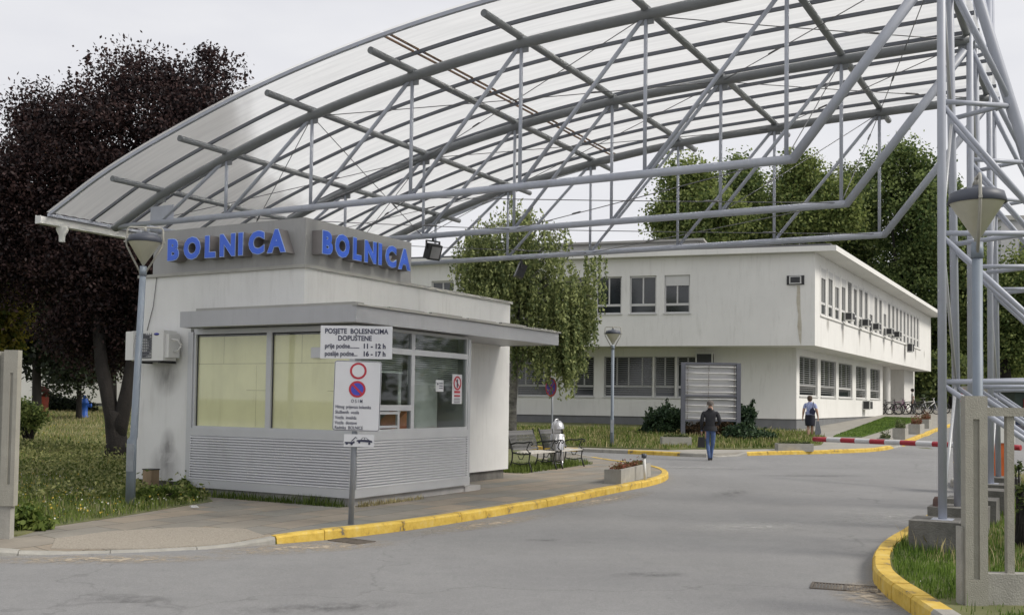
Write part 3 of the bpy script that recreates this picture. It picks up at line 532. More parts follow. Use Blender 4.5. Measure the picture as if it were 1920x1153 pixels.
def dirt_mat(name, col, amt, sc, mask=(0, 1, 1)):
    m = bpy.data.materials.new(name); n, N, K = nodes_of(m); b_ = N['Principled BSDF']; b_.inputs['Base Color'].default_value = (*col, 1); b_.inputs['Roughness'].default_value = 1
    t = N.new('ShaderNodeTexCoord'); mp = N.new('ShaderNodeMapping'); mp.inputs['Location'].default_value = (-1, -1, -1); mp.inputs['Scale'].default_value = (2, 2, 2); K.new(t.outputs['Generated'], mp.inputs['Vector'])
    g = N.new('ShaderNodeTexGradient'); g.gradient_type = 'SPHERICAL'; sw = N.new('ShaderNodeVectorMath'); sw.operation = 'MULTIPLY'; sw.inputs[1].default_value = mask; K.new(mp.outputs[0], sw.inputs[0]); K.new(sw.outputs[0], g.inputs[0])
    nz = N.new('ShaderNodeTexNoise'); nz.inputs['Scale'].default_value = sc; nz.inputs['Detail'].default_value = 8; m3 = N.new('ShaderNodeMapping'); m3.inputs['Scale'].default_value = (1, 1, .35); K.new(t.outputs['Object'], m3.inputs['Vector']); K.new(m3.outputs[0], nz.inputs['Vector'])
    mu = N.new('ShaderNodeMath'); mu.operation = 'MULTIPLY'; K.new(g.outputs['Fac'], mu.inputs[0]); K.new(nz.outputs['Fac'], mu.inputs[1]); m2 = N.new('ShaderNodeMath'); m2.operation = 'MULTIPLY'; m2.use_clamp = True; m2.inputs[1].default_value = amt; K.new(mu.outputs[0], m2.inputs[0]); K.new(m2.outputs[0], b_.inputs['Alpha']); return m
M_SOOT = dirt_mat('soot_stain', (.16, .15, .15), .75, 11)
for (v0_, v1_, z0_, z1_) in ((13.0, 13.75, 1.65, 2.35), (12.95, 13.75, .22, .95), (13.1, 13.5, .6, 1.2)):
    b = MB(); b.add([(11.996, v1_, z0_), (11.996, v0_, z0_), (11.996, v0_, z1_), (11.996, v1_, z1_)], [(0, 1, 2, 3)]); booth.part('wall_stain', b, M_SOOT)
b = MB(); b.tube([(11.985, 13.65, 3.72), (11.985, 13.72, 3.2), (11.985, 13.86, 2.77)], .006, 5); booth.part('wall_cable', b, M_CABLE)
# white utility stand of the air conditioner
ac = Thing('air_conditioner', 'white outdoor air conditioner bracketed on the gatehouse left wall', 'air conditioner', (11.6, 13.0, 2.25), frame='uv')
b = MB(); b.box((11.66, 12.98, 2.27), (11.93, 13.72, 2.76)); b.box((11.70, 12.9, 2.32), (11.93, 12.98, 2.70)); ac.part('casing', b, M_WPL)
b = MB()
for k in range(9): b.box((11.645, 13.25, 2.31 + k * .045), (11.66, 13.62, 2.33 + k * .045))
for k in range(9): b.box((11.65, 13.25 + k * .045, 2.31), (11.656, 13.256 + k * .045, 2.72))
b.lathe([(.19, 0), (.19, .01), (.05, .02)], (11.645, 13.44, 2.52), 20, axis=(1, 0, 0)); ac.part('grille', b, mat('grey_grille', (.12, .125, .14), .5))
b = MB(); b.box((11.6, 13.62, 2.28), (11.66, 13.80, 2.75)); ac.part('side_panel', b, M_WPL)
b = MB(); b.lathe([(0, -.003), (.06, 0), (0, .003)], (11.655, 13.14, 2.70), 16, axis=(1, 0, 0)); b.v = [(x, y, 2.70 + (z - 2.70) * .35) for x, y, z in b.v]; ac.part('emblem', b, M_SBLUE)
b = MB(); b.box((11.66, 13.05, 2.23), (11.995, 13.09, 2.27)); b.box((11.66, 13.60, 2.23), (11.995, 13.64, 2.27)); b.box((11.66, 13.0, 2.255), (11.95, 13.7, 2.268)); ac.part('bracket', b, M_BLACK)
b = MB(); b.tube([(11.75, 12.9, 2.62), (11.8, 12.80, 2.60), (11.85, 12.78, 2.52), (11.85, 12.84, 2.44), (11.8, 12.9, 2.42)], .015, 8); ac.part('pipe', b, M_WPL)
ac.e.location = W(11.6, 13.11, 2.25)
b = MB(); b.box((11.6, 13.22, .12), (11.76, 13.42, .50)); b.box((11.59, 13.21, .50), (11.77, 13.43, .515), 1)
o = single('wooden_block', b, [mat('old_wood', (.26, .19, .12), .9, var=.3, scale=9, stretch=(1, 1, .2)), M_BLACK], 'short weathered wooden post standing in grass by the gatehouse wall', 'post'); o.rotation_euler = (0, 0, RZ)
# ------------------------------------------------------------ arched canopy over the gate
can = Thing('entrance_canopy', 'huge arched steel truss canopy with translucent roof over the gate road', 'canopy', (12.3, 1.46, 0), frame='uv')
AP = [(15.35, 4.60), (15.12, 4.70), (13.96, 5.19), (12.43, 5.68), (10.62, 6.15), (8.72, 6.49), (6.88, 6.69), (5.03, 6.77), (3.20, 6.82), (1.46, 6.84), (1.2, 6.84)]
_av = np.array([p[0] for p in AP][::-1]); _az = np.array([p[1] for p in AP][::-1])
# Catmull-Rom through the measured points
def AZ(v):
    v = float(min(max(v, 1.2), 15.35)); i = int(np.searchsorted(_av, v)) - 1; i = max(0, min(len(_av) - 2, i))
    sl_ = lambda k: (_az[min(k + 1, len(_av) - 1)] - _az[max(k - 1, 0)]) / (_av[min(k + 1, len(_av) - 1)] - _av[max(k - 1, 0)])
    h = _av[i + 1] - _av[i]; t = (v - _av[i]) / h; m0, m1 = sl_(i) * h, sl_(i + 1) * h
    return (2 * t**3 - 3 * t**2 + 1) * _az[i] + (t**3 - 2 * t**2 + t) * m0 + (-2 * t**3 + 3 * t**2) * _az[i + 1] + (t**3 - t**2) * m1
PV_ = [13.96, 12.43, 10.62, 8.72, 6.88, 5.03, 3.20]
TU = [12.3, 15.4, 18.5]; CZ = 4.66
M_TUBE = mat('canopy_tube_paint', (.20, .212, .225), .4, var=.1, scale=2.5, streak=.25, streakcol=(.13, .12, .11))
for u_ in TU:
    b = MB(); b.tube([(u_, v_, AZ(v_) - .04) for v_ in np.linspace(15.12, 1.46, 60)], .073, 12); can.part('arch', b, M_TUBE)
    b = MB(); b.tube([(u_, 15.12, CZ + .02), (u_, 3.12, CZ - .02)], [.05, .056], 12); b.tube([(u_, 3.135, CZ - .04), (u_, 1.52, 6.66)], [.058, .066], 12); b.lathe([(0, -.058), (.04, -.042), (.058, 0), (.04, .042), (0, .058)], (u_, 3.125, CZ - .02), 12); can.part('bottom_chord', b, M_STEEL)
    for i, v_ in enumerate(PV_):
        if i >= 1: b = MB(); b.tube([(u_, v_, CZ), (u_, v_, AZ(v_) - .06)], .027, 8); can.part('web_post', b, M_STEEL)
        if i + 0 >= 1: b = MB(); b.tube([(u_, v_ + .03, AZ(v_) - .07), (u_, PV_[i - 1] - .03, CZ + .03)], .03, 8); can.part('web_brace', b, M_STEEL)
for u_ in TU:
    for v_ in PV_ + [1.5]:
        b = MB(); z_ = AZ(v_); b.box((u_ - .06, v_ - .05, z_ - .01), (u_ + .06, v_ + .05, z_ + .055)); b.box((u_ - .012, v_ - .11, z_ - .17), (u_ + .012, v_ + .11, z_ - .07)); can.part('node_plate', b, M_TUBE)
b = MB(); b.obox((12.29, 14.2, 4.68), (.02, 0, 0), (0, -.55, 0), (0, 0, .28)); can.part('gusset_plate', b, M_STEEL)
b = MB(); b.tube([(11.95, 13.85, 4.52), (15.0, 13.85, 4.52)], .055, 14); can.part('bearing_tube', b, M_STEEL)
for v_ in PV_: b = MB(); b.tube([(11.28, v_, AZ(v_) + .05), (19.45, v_, AZ(v_) + .05)], .050, 12); can.part('purlin', b, M_TUBE); 
b = MB(); b.tube([(11.28, 1.5, AZ(1.5) + .05), (19.45, 1.5, AZ(1.5) + .05)], .05, 12); can.part('purlin', b, M_TUBE)
RU = [11.15, 11.95, 12.70, 13.42, 14.13, 14.82, 15.56, 16.32, 17.0, 17.7, 18.42, 19.2]
vv = np.linspace(15.34, 1.35, 48)
for k, u_ in enumerate(RU):
    b = MB(); w_ = .035 if 0 < k < 11 else .05
    P = [(u_ - w_ / 2, v_, AZ(v_) + .105) for v_ in vv]; vs = []
    for v_ in vv: z = AZ(v_); vs += [(u_ - w_ / 2, v_, z + .10), (u_ + w_ / 2, v_, z + .10), (u_ + w_ / 2, v_, z + .15), (u_ - w_ / 2, v_, z + .15)]
    fs = [(4 * i + j, 4 * i + (j + 1) % 4, 4 * i + 4 + (j + 1) % 4, 4 * i + 4 + j) for i in range(len(vv) - 1) for j in range(4)] + [(3, 2, 1, 0), tuple(4 * (len(vv) - 1) + j for j in range(4))]
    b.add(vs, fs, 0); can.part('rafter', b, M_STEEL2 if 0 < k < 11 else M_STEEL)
def roof_mat():
    m = bpy.data.materials.new('translucent_roof_sheet'); n, N, K = nodes_of(m); b = N['Principled BSDF']; o = N['Material Output']; b.inputs['Roughness'].default_value = .5
    t = N.new('ShaderNodeTexCoord'); mp = N.new('ShaderNodeMapping'); mp.inputs['Scale'].default_value = (6, .35, .35); K.new(t.outputs['Object'], mp.inputs['Vector'])
    nz = N.new('ShaderNodeTexNoise'); nz.inputs['Scale'].default_value = 2.2; nz.inputs['Detail'].default_value = 7; K.new(mp.outputs[0], nz.inputs['Vector'])
    rp = N.new('ShaderNodeValToRGB'); rp.color_ramp.elements[0].position = .3; rp.color_ramp.elements[1].position = .68; rp.color_ramp.elements[0].color = (.76, .76, .745, 1); rp.color_ramp.elements[1].color = (.87, .87, .85, 1); K.new(nz.outputs['Fac'], rp.inputs[0]); K.new(rp.outputs[0], b.inputs['Base Color'])
    tr = N.new('ShaderNodeBsdfTranslucent'); K.new(rp.outputs[0], tr.inputs['Color']); ms = N.new('ShaderNodeMixShader'); ms.inputs[0].default_value = .80; K.new(b.outputs[0], ms.inputs[1]); K.new(tr.outputs[0], ms.inputs[2])
    tp = N.new('ShaderNodeBsdfRefraction'); tp.inputs['Roughness'].default_value = .55; tp.inputs['IOR'].default_value = 1.02; K.new(rp.outputs[0], tp.inputs['Color']); m2 = N.new('ShaderNodeMixShader'); m2.inputs[0].default_value = .55; K.new(ms.outputs[0], m2.inputs[1]); K.new(tp.outputs[0], m2.inputs[2]); K.new(m2.outputs[0], o.inputs['Surface']); return m
M_SKINR = roof_mat()
for (va, vb) in ((15.34, 8.42), (8.38, 1.35)):
    b = MB(); vs = []; us = []
    for k in range(len(RU) - 1):
        us += list(np.linspace(RU[k], RU[k + 1], 9)[:-1])
    us.append(RU[-1]); us = [us[0] - .06] + us[1:-1] + [us[-1] + .06]; vl = np.linspace(va, vb, 34)
    for v_ in vl:
        for j, u_ in enumerate(us): vs.append((u_, v_, AZ(v_) + .158 + (.012 if j % 2 else 0)))
    nu = len(us); b.add(vs, [(i * nu + j, i * nu + j + 1, (i + 1) * nu + j + 1, (i + 1) * nu + j) for i in range(len(vl) - 1) for j in range(nu - 1)], 0, True)
    can.part('roof_sheet', b, M_SKINR)
b = MB()
for k in range(len(RU) - 1):
    b.box((RU[k] + .03, 8.43, AZ(8.43) + .13), (RU[k + 1] - .03, 8.455, AZ(8.43) + .155)); b.box((RU[k] + .03, 8.34, AZ(8.34) + .13), (RU[k + 1] - .03, 8.365, AZ(8.34) + .155))
can.part('seam_strip', b, mat('rusty_dark_seam', (.06, .045, .035), .8, col2=(.16, .09, .05), scale=9))
# gutter at the low end
b = MB(); z0 = AZ(15.3)
b.box((10.98, 15.34, z0 - .06), (19.3, 15.46, z0 - .04)); b.box((10.98, 15.46, z0 - .06), (19.3, 15.475, z0 + .08)); b.box((10.98, 15.325, z0 - .06), (19.3, 15.34, z0 + .06))
b.box((10.98, 15.34, z0 - .04), (10.995, 15.46, z0 + .07))
b.lathe([(.10, 0), (.10, -.06), (.055, -.15), (.05, -.26)], (11.45, 15.40, z0 - .05), 14); can.part('gutter', b, M_WPL)
b = MB(); b.box((11.1, 15.27, z0 + .07), (19.3, 15.325, z0 + .12)); can.part('eaves_beam', b, M_STEEL)
# bracing cables
def sagc(a, c, n=10, s=.0): return [tuple(np.array(a) * (1 - t) + np.array(c) * t - np.array([0, 0, s * 4 * t * (1 - t)])) for t in np.linspace(0, 1, n)]
N_ = [15.12] + PV_ + [1.46]
def top(k, i): return (TU[k], N_[i], AZ(N_[i]) - .05)
def bot(k, i): return (TU[k], N_[i], CZ)
for a, c in [(top(0, 3), top(1, 6)), (top(0, 6), top(1, 3)), (top(1, 3), top(2, 6)), (top(1, 6), top(2, 3)), (top(0, 6), top(1, 8)), (top(0, 8), top(1, 6)), (top(1, 6), top(2, 8)), (top(1, 8), top(2, 6)), (top(0, 0), top(1, 3)), (top(0, 3), top(1, 0)), (top(1, 0), top(2, 3)), (top(1, 3), top(2, 0)),
             (bot(0, 4), bot(1, 7)), (bot(0, 7), bot(1, 4)), (bot(1, 4), bot(2, 7)), (bot(1, 7), bot(2, 4)), (bot(0, 2), bot(1, 4)), (bot(1, 2), bot(0, 4)), (bot(1, 2), bot(2, 4)),
             (top(0, 8), top(2, 7)), (bot(0, 3), top(1, 3)), (bot(1, 3), top(2, 3)), (top(0, 3), bot(1, 3)), (bot(1, 7), top(2, 7)), (bot(0, 7), top(1, 7)), (top(2, 7), bot(1, 6))]:
    b = MB(); b.tube(sagc(a, c, 6, .01), .007, 5); mid = np.array(a) * .3 + np.array(c) * .7; d = np.array(c) - np.array(a); d /= np.linalg.norm(d); b.tube([mid - d * .12, mid - d * .1, mid + d * .1, mid + d * .12], [.007, .016, .016, .007], 6); can.part('bracing_cable', b, M_CABLE)
# towers
for u_ in TU:
    zt = 9.2; lv = [8.2, 6.75, 5.12, 3.63, 1.97]
    P2 = lambda z: (u_ + .45 + 1.05 * (1 - (z - .45) / 8.75), 1.46, z)
    LG = lambda z: (u_ + .62, 1.46 - (9.0 - z) * .215 + .22, z) if z > 6.4 else (u_ + .62, 1.12 - (6.4 - z) * .265, z)
    b = MB(); b.tube([(u_, 1.46, .44), (u_, 1.46, zt)], .047, 14); b.box((u_ - .11, 1.35, .44), (u_ + .11, 1.57, .455)); can.part('tower_post', b, M_STEEL)
    b = MB(); b.tube([P2(.44), P2(zt)], .047, 14); can.part('tower_post', b, M_STEEL)
    b = MB(); b.tube([LG(9.0), LG(6.4), LG(.2)], .06, 14); can.part('tower_leg', b, M_STEEL)
    b = MB(); b.tube([(u_, 1.46, zt), P2(zt), LG(9.0)], .05, 10); can.part('tower_cap', b, M_STEEL)
    for k, z in enumerate(lv):
        b = MB(); b.tube([(u_, 1.46, z), LG(z + .02)], .03, 8); can.part('tower_strut', b, M_STEEL)
        b = MB(); b.tube([P2(z + .03), LG(z + .05)], .03, 8); can.part('tower_strut', b, M_STEEL)
        zn = lv[k + 1] if k + 1 < len(lv) else .5
        b = MB(); b.tube([(u_, 1.46, z - .03), LG(zn + .05)], .03, 8); can.part('tower_brace', b, M_STEEL)
        b = MB(); b.tube([P2(z - .03), LG(zn + .08)], .03, 8); can.part('tower_brace', b, M_STEEL)
        if k % 2 == 0: pa, pb = P2(z), (u_, 1.46, zn)
        else: pa, pb = (u_, 1.46, z), P2(zn)
        b = MB(); b.tube([pa, pb], .018, 8); can.part('tower_lacing', b, M_FRAME)
LBL = ['nearest, beside the curved kerb', 'middle, under the centre truss', 'farthest, by the barrier cabinet']
for k, u_ in enumerate(TU):
    for j, (du, dv, lab) in enumerate(((-.02, .0, 'front'), (1.5, 0, 'rear'))):
        b = MB(); a = (u_ + du - .30, 1.46 + dv - .33, .05); h_ = .40 if j == 0 else .42
        poly = [(0, 0), (.6, 0), (.6, .64), (0, .64)]; b.prism(poly, (0, 0, 0), (1, 0, 0), (0, 1, 0), (0, 0, h_)); vs = [(x + (RNG.random() - .5) * .02, y + (RNG.random() - .5) * .02, z) for x, y, z in b.v]; b.v = vs
        o = single('concrete_footing', b, M_CONCD, f'dark stained concrete block carrying the {lab} post of the {["nearest", "middle", "farthest"][k]} canopy tower', 'footing', 'concrete footings of the canopy towers'); o.location = W(*a[:2], a[2]); o.rotation_euler = (0, 0, RZ)
        if j == 1 and k == 0:
            b = MB(); b.lathe([(.0, .12), (.05, .115), (.07, .08), (.075, 0)], (0, 0, 0), 12); o2 = single('mooring_bollard', b, mat('rusty_cap', (.12, .075, .065), .85, var=.3, scale=12), 'small round rusty cap on top of the concrete block behind the nearest post', 'cap'); o2.location = W(13.65, 1.66, .47)
# floodlights
def flood(name, label, u_, v_, tilt):
    T = Thing(name, label, 'floodlight', W(u_, v_, CZ - .03), RZ + tilt); b = MB()
    b.tube([(0, 0, 0), (0, 0, -.06)], .02, 8); b.box((-.02, -.15, -.08), (.02, .15, -.06)); b.box((-.02, -.155, -.22), (.02, -.14, -.06)); b.box((-.02, .14, -.22), (.02, .155, -.06)); T.part('bracket', b, M_BLACK)
    b = MB(); b.obox((-.13, -.13, -.36), (.10, 0, .26), (0, .26, 0), (.16, 0, -.06)); T.part('housing', b, M_BLACK)
    b = MB(); b.obox((.155 - .12, -.10, -.385), (.078, 0, .20), (0, .20, 0), (.008, 0, -.003)); T.part('lens', b, mat('dull_lens', (.25, .25, .26), .2)); return T
flood('floodlight', 'black floodlight hanging from the middle truss chord beside the blue letters', 15.4, 10.4, -1.9)
flood('floodlight', 'black floodlight hanging from the farthest truss chord before the birch', 18.5, 10.3, -.9)
# ------------------------------------------------------------ street lamps with a cage head
def lamp_head(T, z, s=1.0, tilt=(0, 0), rotc=0.0):
    def tr(mb):
        a, c = math.cos(rotc), math.sin(rotc); mb.v = [((x * a - y * c) * s + tilt[0] * (zz), (x * c + y * a) * s + tilt[1] * zz, z + zz * s) for x, y, zz in mb.v]; return mb
    b = MB(); b.lathe([(0, 0.0), (.012, .0), (.225, .34), (.235, .345)], n=28); T.part('glass_cone', tr(b), M_CONE)
    b = MB(); b.lathe([(.235, .335), (.25, .34), (.225, .43), (.17, .455), (.05, .475), (.035, .50), (.0, .505)], n=28); cap = T.part('cap', tr(b), M_CAP)
    b = MB(); b.tube([(0, 0, .49), (0, 0, .575)], .022, 8)
    b.tube([(.03, 0, -.12), (.245, 0, .28), (.262, 0, .36), (.25, 0, .53), (.22, 0, .56), (-.22, 0, .56), (-.25, 0, .53), (-.262, 0, .36), (-.245, 0, .28), (-.03, 0, -.12)], .014, 8)
    for q in (1, -1): b.box((q * .262 - .03, -.015, .335), (q * .262 + .03, .015, .36))
    T.part('cage', tr(b), mat('cage_paint', (.36, .35, .31), .5, var=.15, scale=9))
def street_lamp(label, loc, h, r0_, r1_, lean=(0, 0), rotc=0.0, hs=1.0):
    T = Thing('street_lamp', label, 'street lamp', loc, group='caged cone street lamps'); b = MB()
    b.tube([(0, 0, -.15), (0, 0, .9), (lean[0] * .9 / h, lean[1] * .9 / h, .95), (lean[0], lean[1], h)], [r0_, r0_, r0_ * .8, r1_], 14); b.tube([(lean[0], lean[1], h - .02), (lean[0] * 1.03, lean[1], h + .12)], [r1_ * 1.2, r1_ * 1.1], 12)
    T.part('pole', b, M_LAMP)
    bb = MB(); bb.box((-.05, -r0_ * 1.02, .45), (.05, -r0_ * .8, .85)); T.part('access_door', bb, M_GALV)
    sub = MB(); T2 = T; lx, ly = lean
    class S:  # head in shifted coordinates
        def part(self, n, mb, m): mb.v = [(x + lx * (1 + .22 * (z - h) / max(h, .1)), y + ly, z) for x, y, z in mb.v]; return T2.part(n, mb, m)
    lamp_head(S(), h + .13, hs, (lx / h * 1.0, 0), rotc); return T
street_lamp('tall leaning lamp with cone head standing in grass by the gatehouse left wall', (-5.52, 14.99, .15), 3.32, .068, .045, (.095, 0), .15, 1.0)
street_lamp('big lamp behind the grooved concrete fence post, cut by it at the right', (4.13, 9.1, .12), 2.92, .052, .045, (0, 0), 1.25, 1.0)
street_lamp('small lamp in front of the white building beside the birch', (3.2, 32.6, .28), 3.1, .06, .05, (0, 0), 0, 1.0)
street_lamp('tiny distant lamp showing just above the left concrete post', (-19.15, 40.0, .7), 3.15, .06, .05, (0, 0), .3, 1.0)

# ------------------------------------------------------------ traffic signs
def disc(b, c, r, ax, ay, nn, mi, n=36, z=0.0):
    c, ax, ay, nn = (np.array(q, float) for q in (c, ax, ay, nn)); b.add([tuple(c + nn * z + (ax * math.cos(2 * math.pi * i / n) + ay * math.sin(2 * math.pi * i / n)) * r) for i in range(n)], [tuple(range(n))], mi)
def rrect(w, h, r, n=5):
    P = []
    for cx, cy, a0 in ((w / 2 - r, h / 2 - r, 0), (-w / 2 + r, h / 2 - r, 90), (-w / 2 + r, -h / 2 + r, 180), (w / 2 - r, -h / 2 + r, 270)):
        for k in range(n): a = R(a0 + 90 * k / (n - 1)); P.append((cx + r * math.cos(a), cy + r * math.sin(a)))
    return P
S = Thing('road_sign', 'white visiting hours and no parking boards stacked on a leaning grey pole at the kerb', 'sign', (-2.005, 13.0, .11), rotz=.06)
b = MB(); b.tube([(0, 0, -.1), (.052, .03, 2.32)], .036, 12); S.part('pole', b, M_GALV)
X, Z, Nn = (1, 0, 0), (0, 0, 1), (0, -1, 0)
def board(name, cx, cz, w, h, rot, rad, label=None, border=0.0):
    ax = np.array([math.cos(rot), 0, math.sin(rot)]); az = np.array([-math.sin(rot), 0, math.cos(rot)]); o = np.array([cx, -.05, cz]); b = MB()
    if border:
        b.prism(rrect(w, h, rad), o + np.array([0, -.0, 0]), ax, az, (0, -.012, 0), 1); b.prism(rrect(w - border * 2, h - border * 2, rad - .005), o + np.array([0, -.012, 0]), ax, az, (0, -.002, 0), 0)
        b.prism(rrect(w + .012, h + .012, rad + .005), o + np.array([0, .004, 0]), ax, az, (0, -.006, 0), 0)
    else: b.prism(rrect(w, h, rad), o, ax, az, (0, -.014, 0), 0)
    p = S.part(name, b, [M_BOARD, M_TEXT, M_RED, M_SBLUE]); return p, o + np.array([0, -.0165, 0]), ax, az
def ink(parent, o, ax, az, lines, name='lettering'):
    for (s_, x, z, size, xs, off, al) in lines: b = MB(); place_text(b, s_, size, o + ax * x + az * z, ax, az, (0, -1, 0), .0008, off if size > .07 else .0004, xs, 0, al); S.part('text_line', b, M_TEXT, parent)
p, o, ax, az = board('hours_board', .035, 2.295, .90, .415, .004, .006)
ink(p, o, ax, az, [('POSJETE  BOLESNICIMA', 0, .11, .088, .86, .0022, 'CENTER'), ('DOPUŠTENE', -.02, .022, .088, .86, .0022, 'CENTER'), ('prije podne........', -.395, -.075, .085, .80, .0018, 'LEFT'), ('11 - 12 h', .08, -.075, .085, .93, .0035, 'LEFT'), ('poslije podne...', -.395, -.172, .085, .80, .0018, 'LEFT'), ('16 - 17 h', .08, -.172, .085, .93, .0035, 'LEFT')])
p, o, ax, az = board('restriction_board', .055, 1.62, .58, .87, -.018, .03, border=.006)
b = MB(); nn = np.array([0, -1, 0.])
cc = o + ax * .005 + az * .315
disc(b, cc, .105, ax, az, nn, 2, z=.001); disc(b, cc, .078, ax, az, nn, 0, z=.003)
cc = o + ax * .0 + az * .085
disc(b, cc, .105, ax, az, nn, 2, z=.001); disc(b, cc, .078, ax, az, nn, 3, z=.003); dg = (ax - az) / math.sqrt(2); dp = (ax + az) / math.sqrt(2); b.obox(cc - dg * .085 - dp * .013 + nn * .004, dg * .17, dp * .026, nn * .002, 2)
S.part('prohibition_symbols', b, [M_BOARD, M_TEXT, M_RED, M_SBLUE], p)
ink(p, o, ax, az, [('O S I M', 0, -.085, .060, .78, .0013, 'CENTER'), ('Hitnog  prijevoza bolesnika', -.265, -.158, .058, .70, .0013, 'LEFT'), ('Službenih  vozila', -.265, -.226, .058, .78, .0013, 'LEFT'), ('Vozila  invalida', -.265, -.294, .058, .78, .0013, 'LEFT'), ('Vozila  dostave', -.265, -.358, .058, .78, .0013, 'LEFT'), ('Radnika  BOLNICE', -.265, -.42, .058, .78, .0013, 'LEFT')])
p, o, ax, az = board('towing_board', .09, 1.06, .375, .155, -.015, .004)
b = MB()
def pol(P, mi=0): b.prism(P, o, ax, az, (0, -.002, 0), mi)
pol([(-.175, -.035), (-.175, -.018), (-.075, -.018), (-.06, .0), (-.05, -.03), (-.08, -.04)]); pol([(-.10, -.01), (-.045, .048), (-.035, .044), (-.085, -.012)]); pol([(-.045, .048), (-.02, .03), (-.025, .024), (-.04, .038)])
pol([(-.03, .0), (-.02, .008), (.02, .012), (.045, .042), (.09, .04), (.125, .012), (.165, -.0), (.168, -.022), (.0, -.012), (-.028, -.01)])
for cx, cz in ((-.15, -.04), (-.09, -.045), (.005, -.02), (.13, -.035)): disc(b, o + ax * cx + az * cz, .015, ax, az, nn, 0, 14, z=.0026)
for P in ([(.03, .014), (.05, .036), (.066, .036), (.066, .014)], [(.074, .014), (.074, .036), (.088, .034), (.112, .013)]): b.prism(P, o + nn * .0022, ax, az, (0, -.001, 0), 1)
S.part('towing_symbol', b, [M_TEXT, M_BOARD], p)

T = Thing('road_sign', 'round red and blue no stopping sign on a thin pole beyond the litter bin', 'sign', (1.27, 32.0, .3), rotz=-1.0); b = MB(); b.tube([(0, 0, -.2), (0, 0, 2.1)], .03, 10); T.part('pole', b, M_GALV)
b = MB(); b.lathe([(0, 0), (.30, 0), (.30, .02), (0, .02)], (0, -.035, 1.83), 28, axis=(0, -1, 0)); c = (0, -.056, 1.83); disc(b, c, .30, X, Z, Nn, 1); disc(b, c, .24, X, Z, Nn, 2, z=.003)
for q in (1, -1): b.obox((-.19, -.0605, 1.83 + q * .19 - .02), (.38, 0, -q * .38), (.02, 0, q * .02), (0, -.002, 0), 1)
T.part('disc', b, [M_GALV, mat('faded_red', (.55, .05, .05), .4), mat('violet_blue', (.09, .06, .42), .4)])
T = Thing('warning_sign', 'small red edged triangle sign seen through the tower tubes', 'sign', (14.72, 33.5, .1), rotz=.2); b = MB(); b.tube([(0, 0, -.2), (0, 0, 2.0)], .03, 8); T.part('pole', b, M_GALV)
b = MB(); b.prism([(-.25, 0), (.25, 0), (0, .44)], (0, -.04, 1.75), X, Z, (0, -.02, 0), 0); b.prism([(-.17, .05), (.17, .05), (0, .34)], (0, -.062, 1.75), X, Z, (0, -.004, 0), 1); T.part('plate', b, [M_RED, M_BOARD])

# ------------------------------------------------------------ litter bin, benches, planters
T = Thing('litter_bin', 'shiny steel domed litter bin on a stand beside the iron benches', 'litter bin', (1.1, 24.4, .115)); b = MB()
b.lathe([(0, .16), (.155, .16), (.16, .18), (.16, .80), (.15, .81)], n=28)
for k in range(14): a = 2 * math.pi * k / 14; b.tube([(.162 * math.cos(a), .162 * math.sin(a), .18), (.162 * math.cos(a), .162 * math.sin(a), .79)], .006, 5)
T.part('drum', b, M_ALU); b = MB(); b.lathe([(.165, .93), (.16, .98), (.135, 1.05), (.08, 1.11), (0, 1.13)], n=28); b.lathe([(.165, .93), (.15, .93)], n=28); T.part('dome', b, M_ALU)
b = MB(); 
for a in (.6, 2.4, 3.9, 5.4): b.tube([(.15 * math.cos(a), .15 * math.sin(a), .79), (.15 * math.cos(a), .15 * math.sin(a), .95)], .008, 6)
b.lathe([(0, .78), (.14, .78)], n=16); T.part('rim_bracket', b, M_BLACK)
b = MB(); b.tube([(-.10, -.16, -.02), (-.10, -.17, .9), (-.09, -.16, 1.06), (-.05, -.13, 1.15), (.0, -.09, 1.16), (.02, 0, 1.12)], .016, 8); b.tube([(.12, -.08, -.02), (.12, -.08, .2)], .016, 8); b.tube([(-.1, .14, -.02), (-.1, .14, .2)], .016, 8); b.tube([(-.10, -.16, .12), (.12, -.08, .12), (-.1, .14, .12)], .01, 6); T.part('stand', b, M_ALU)
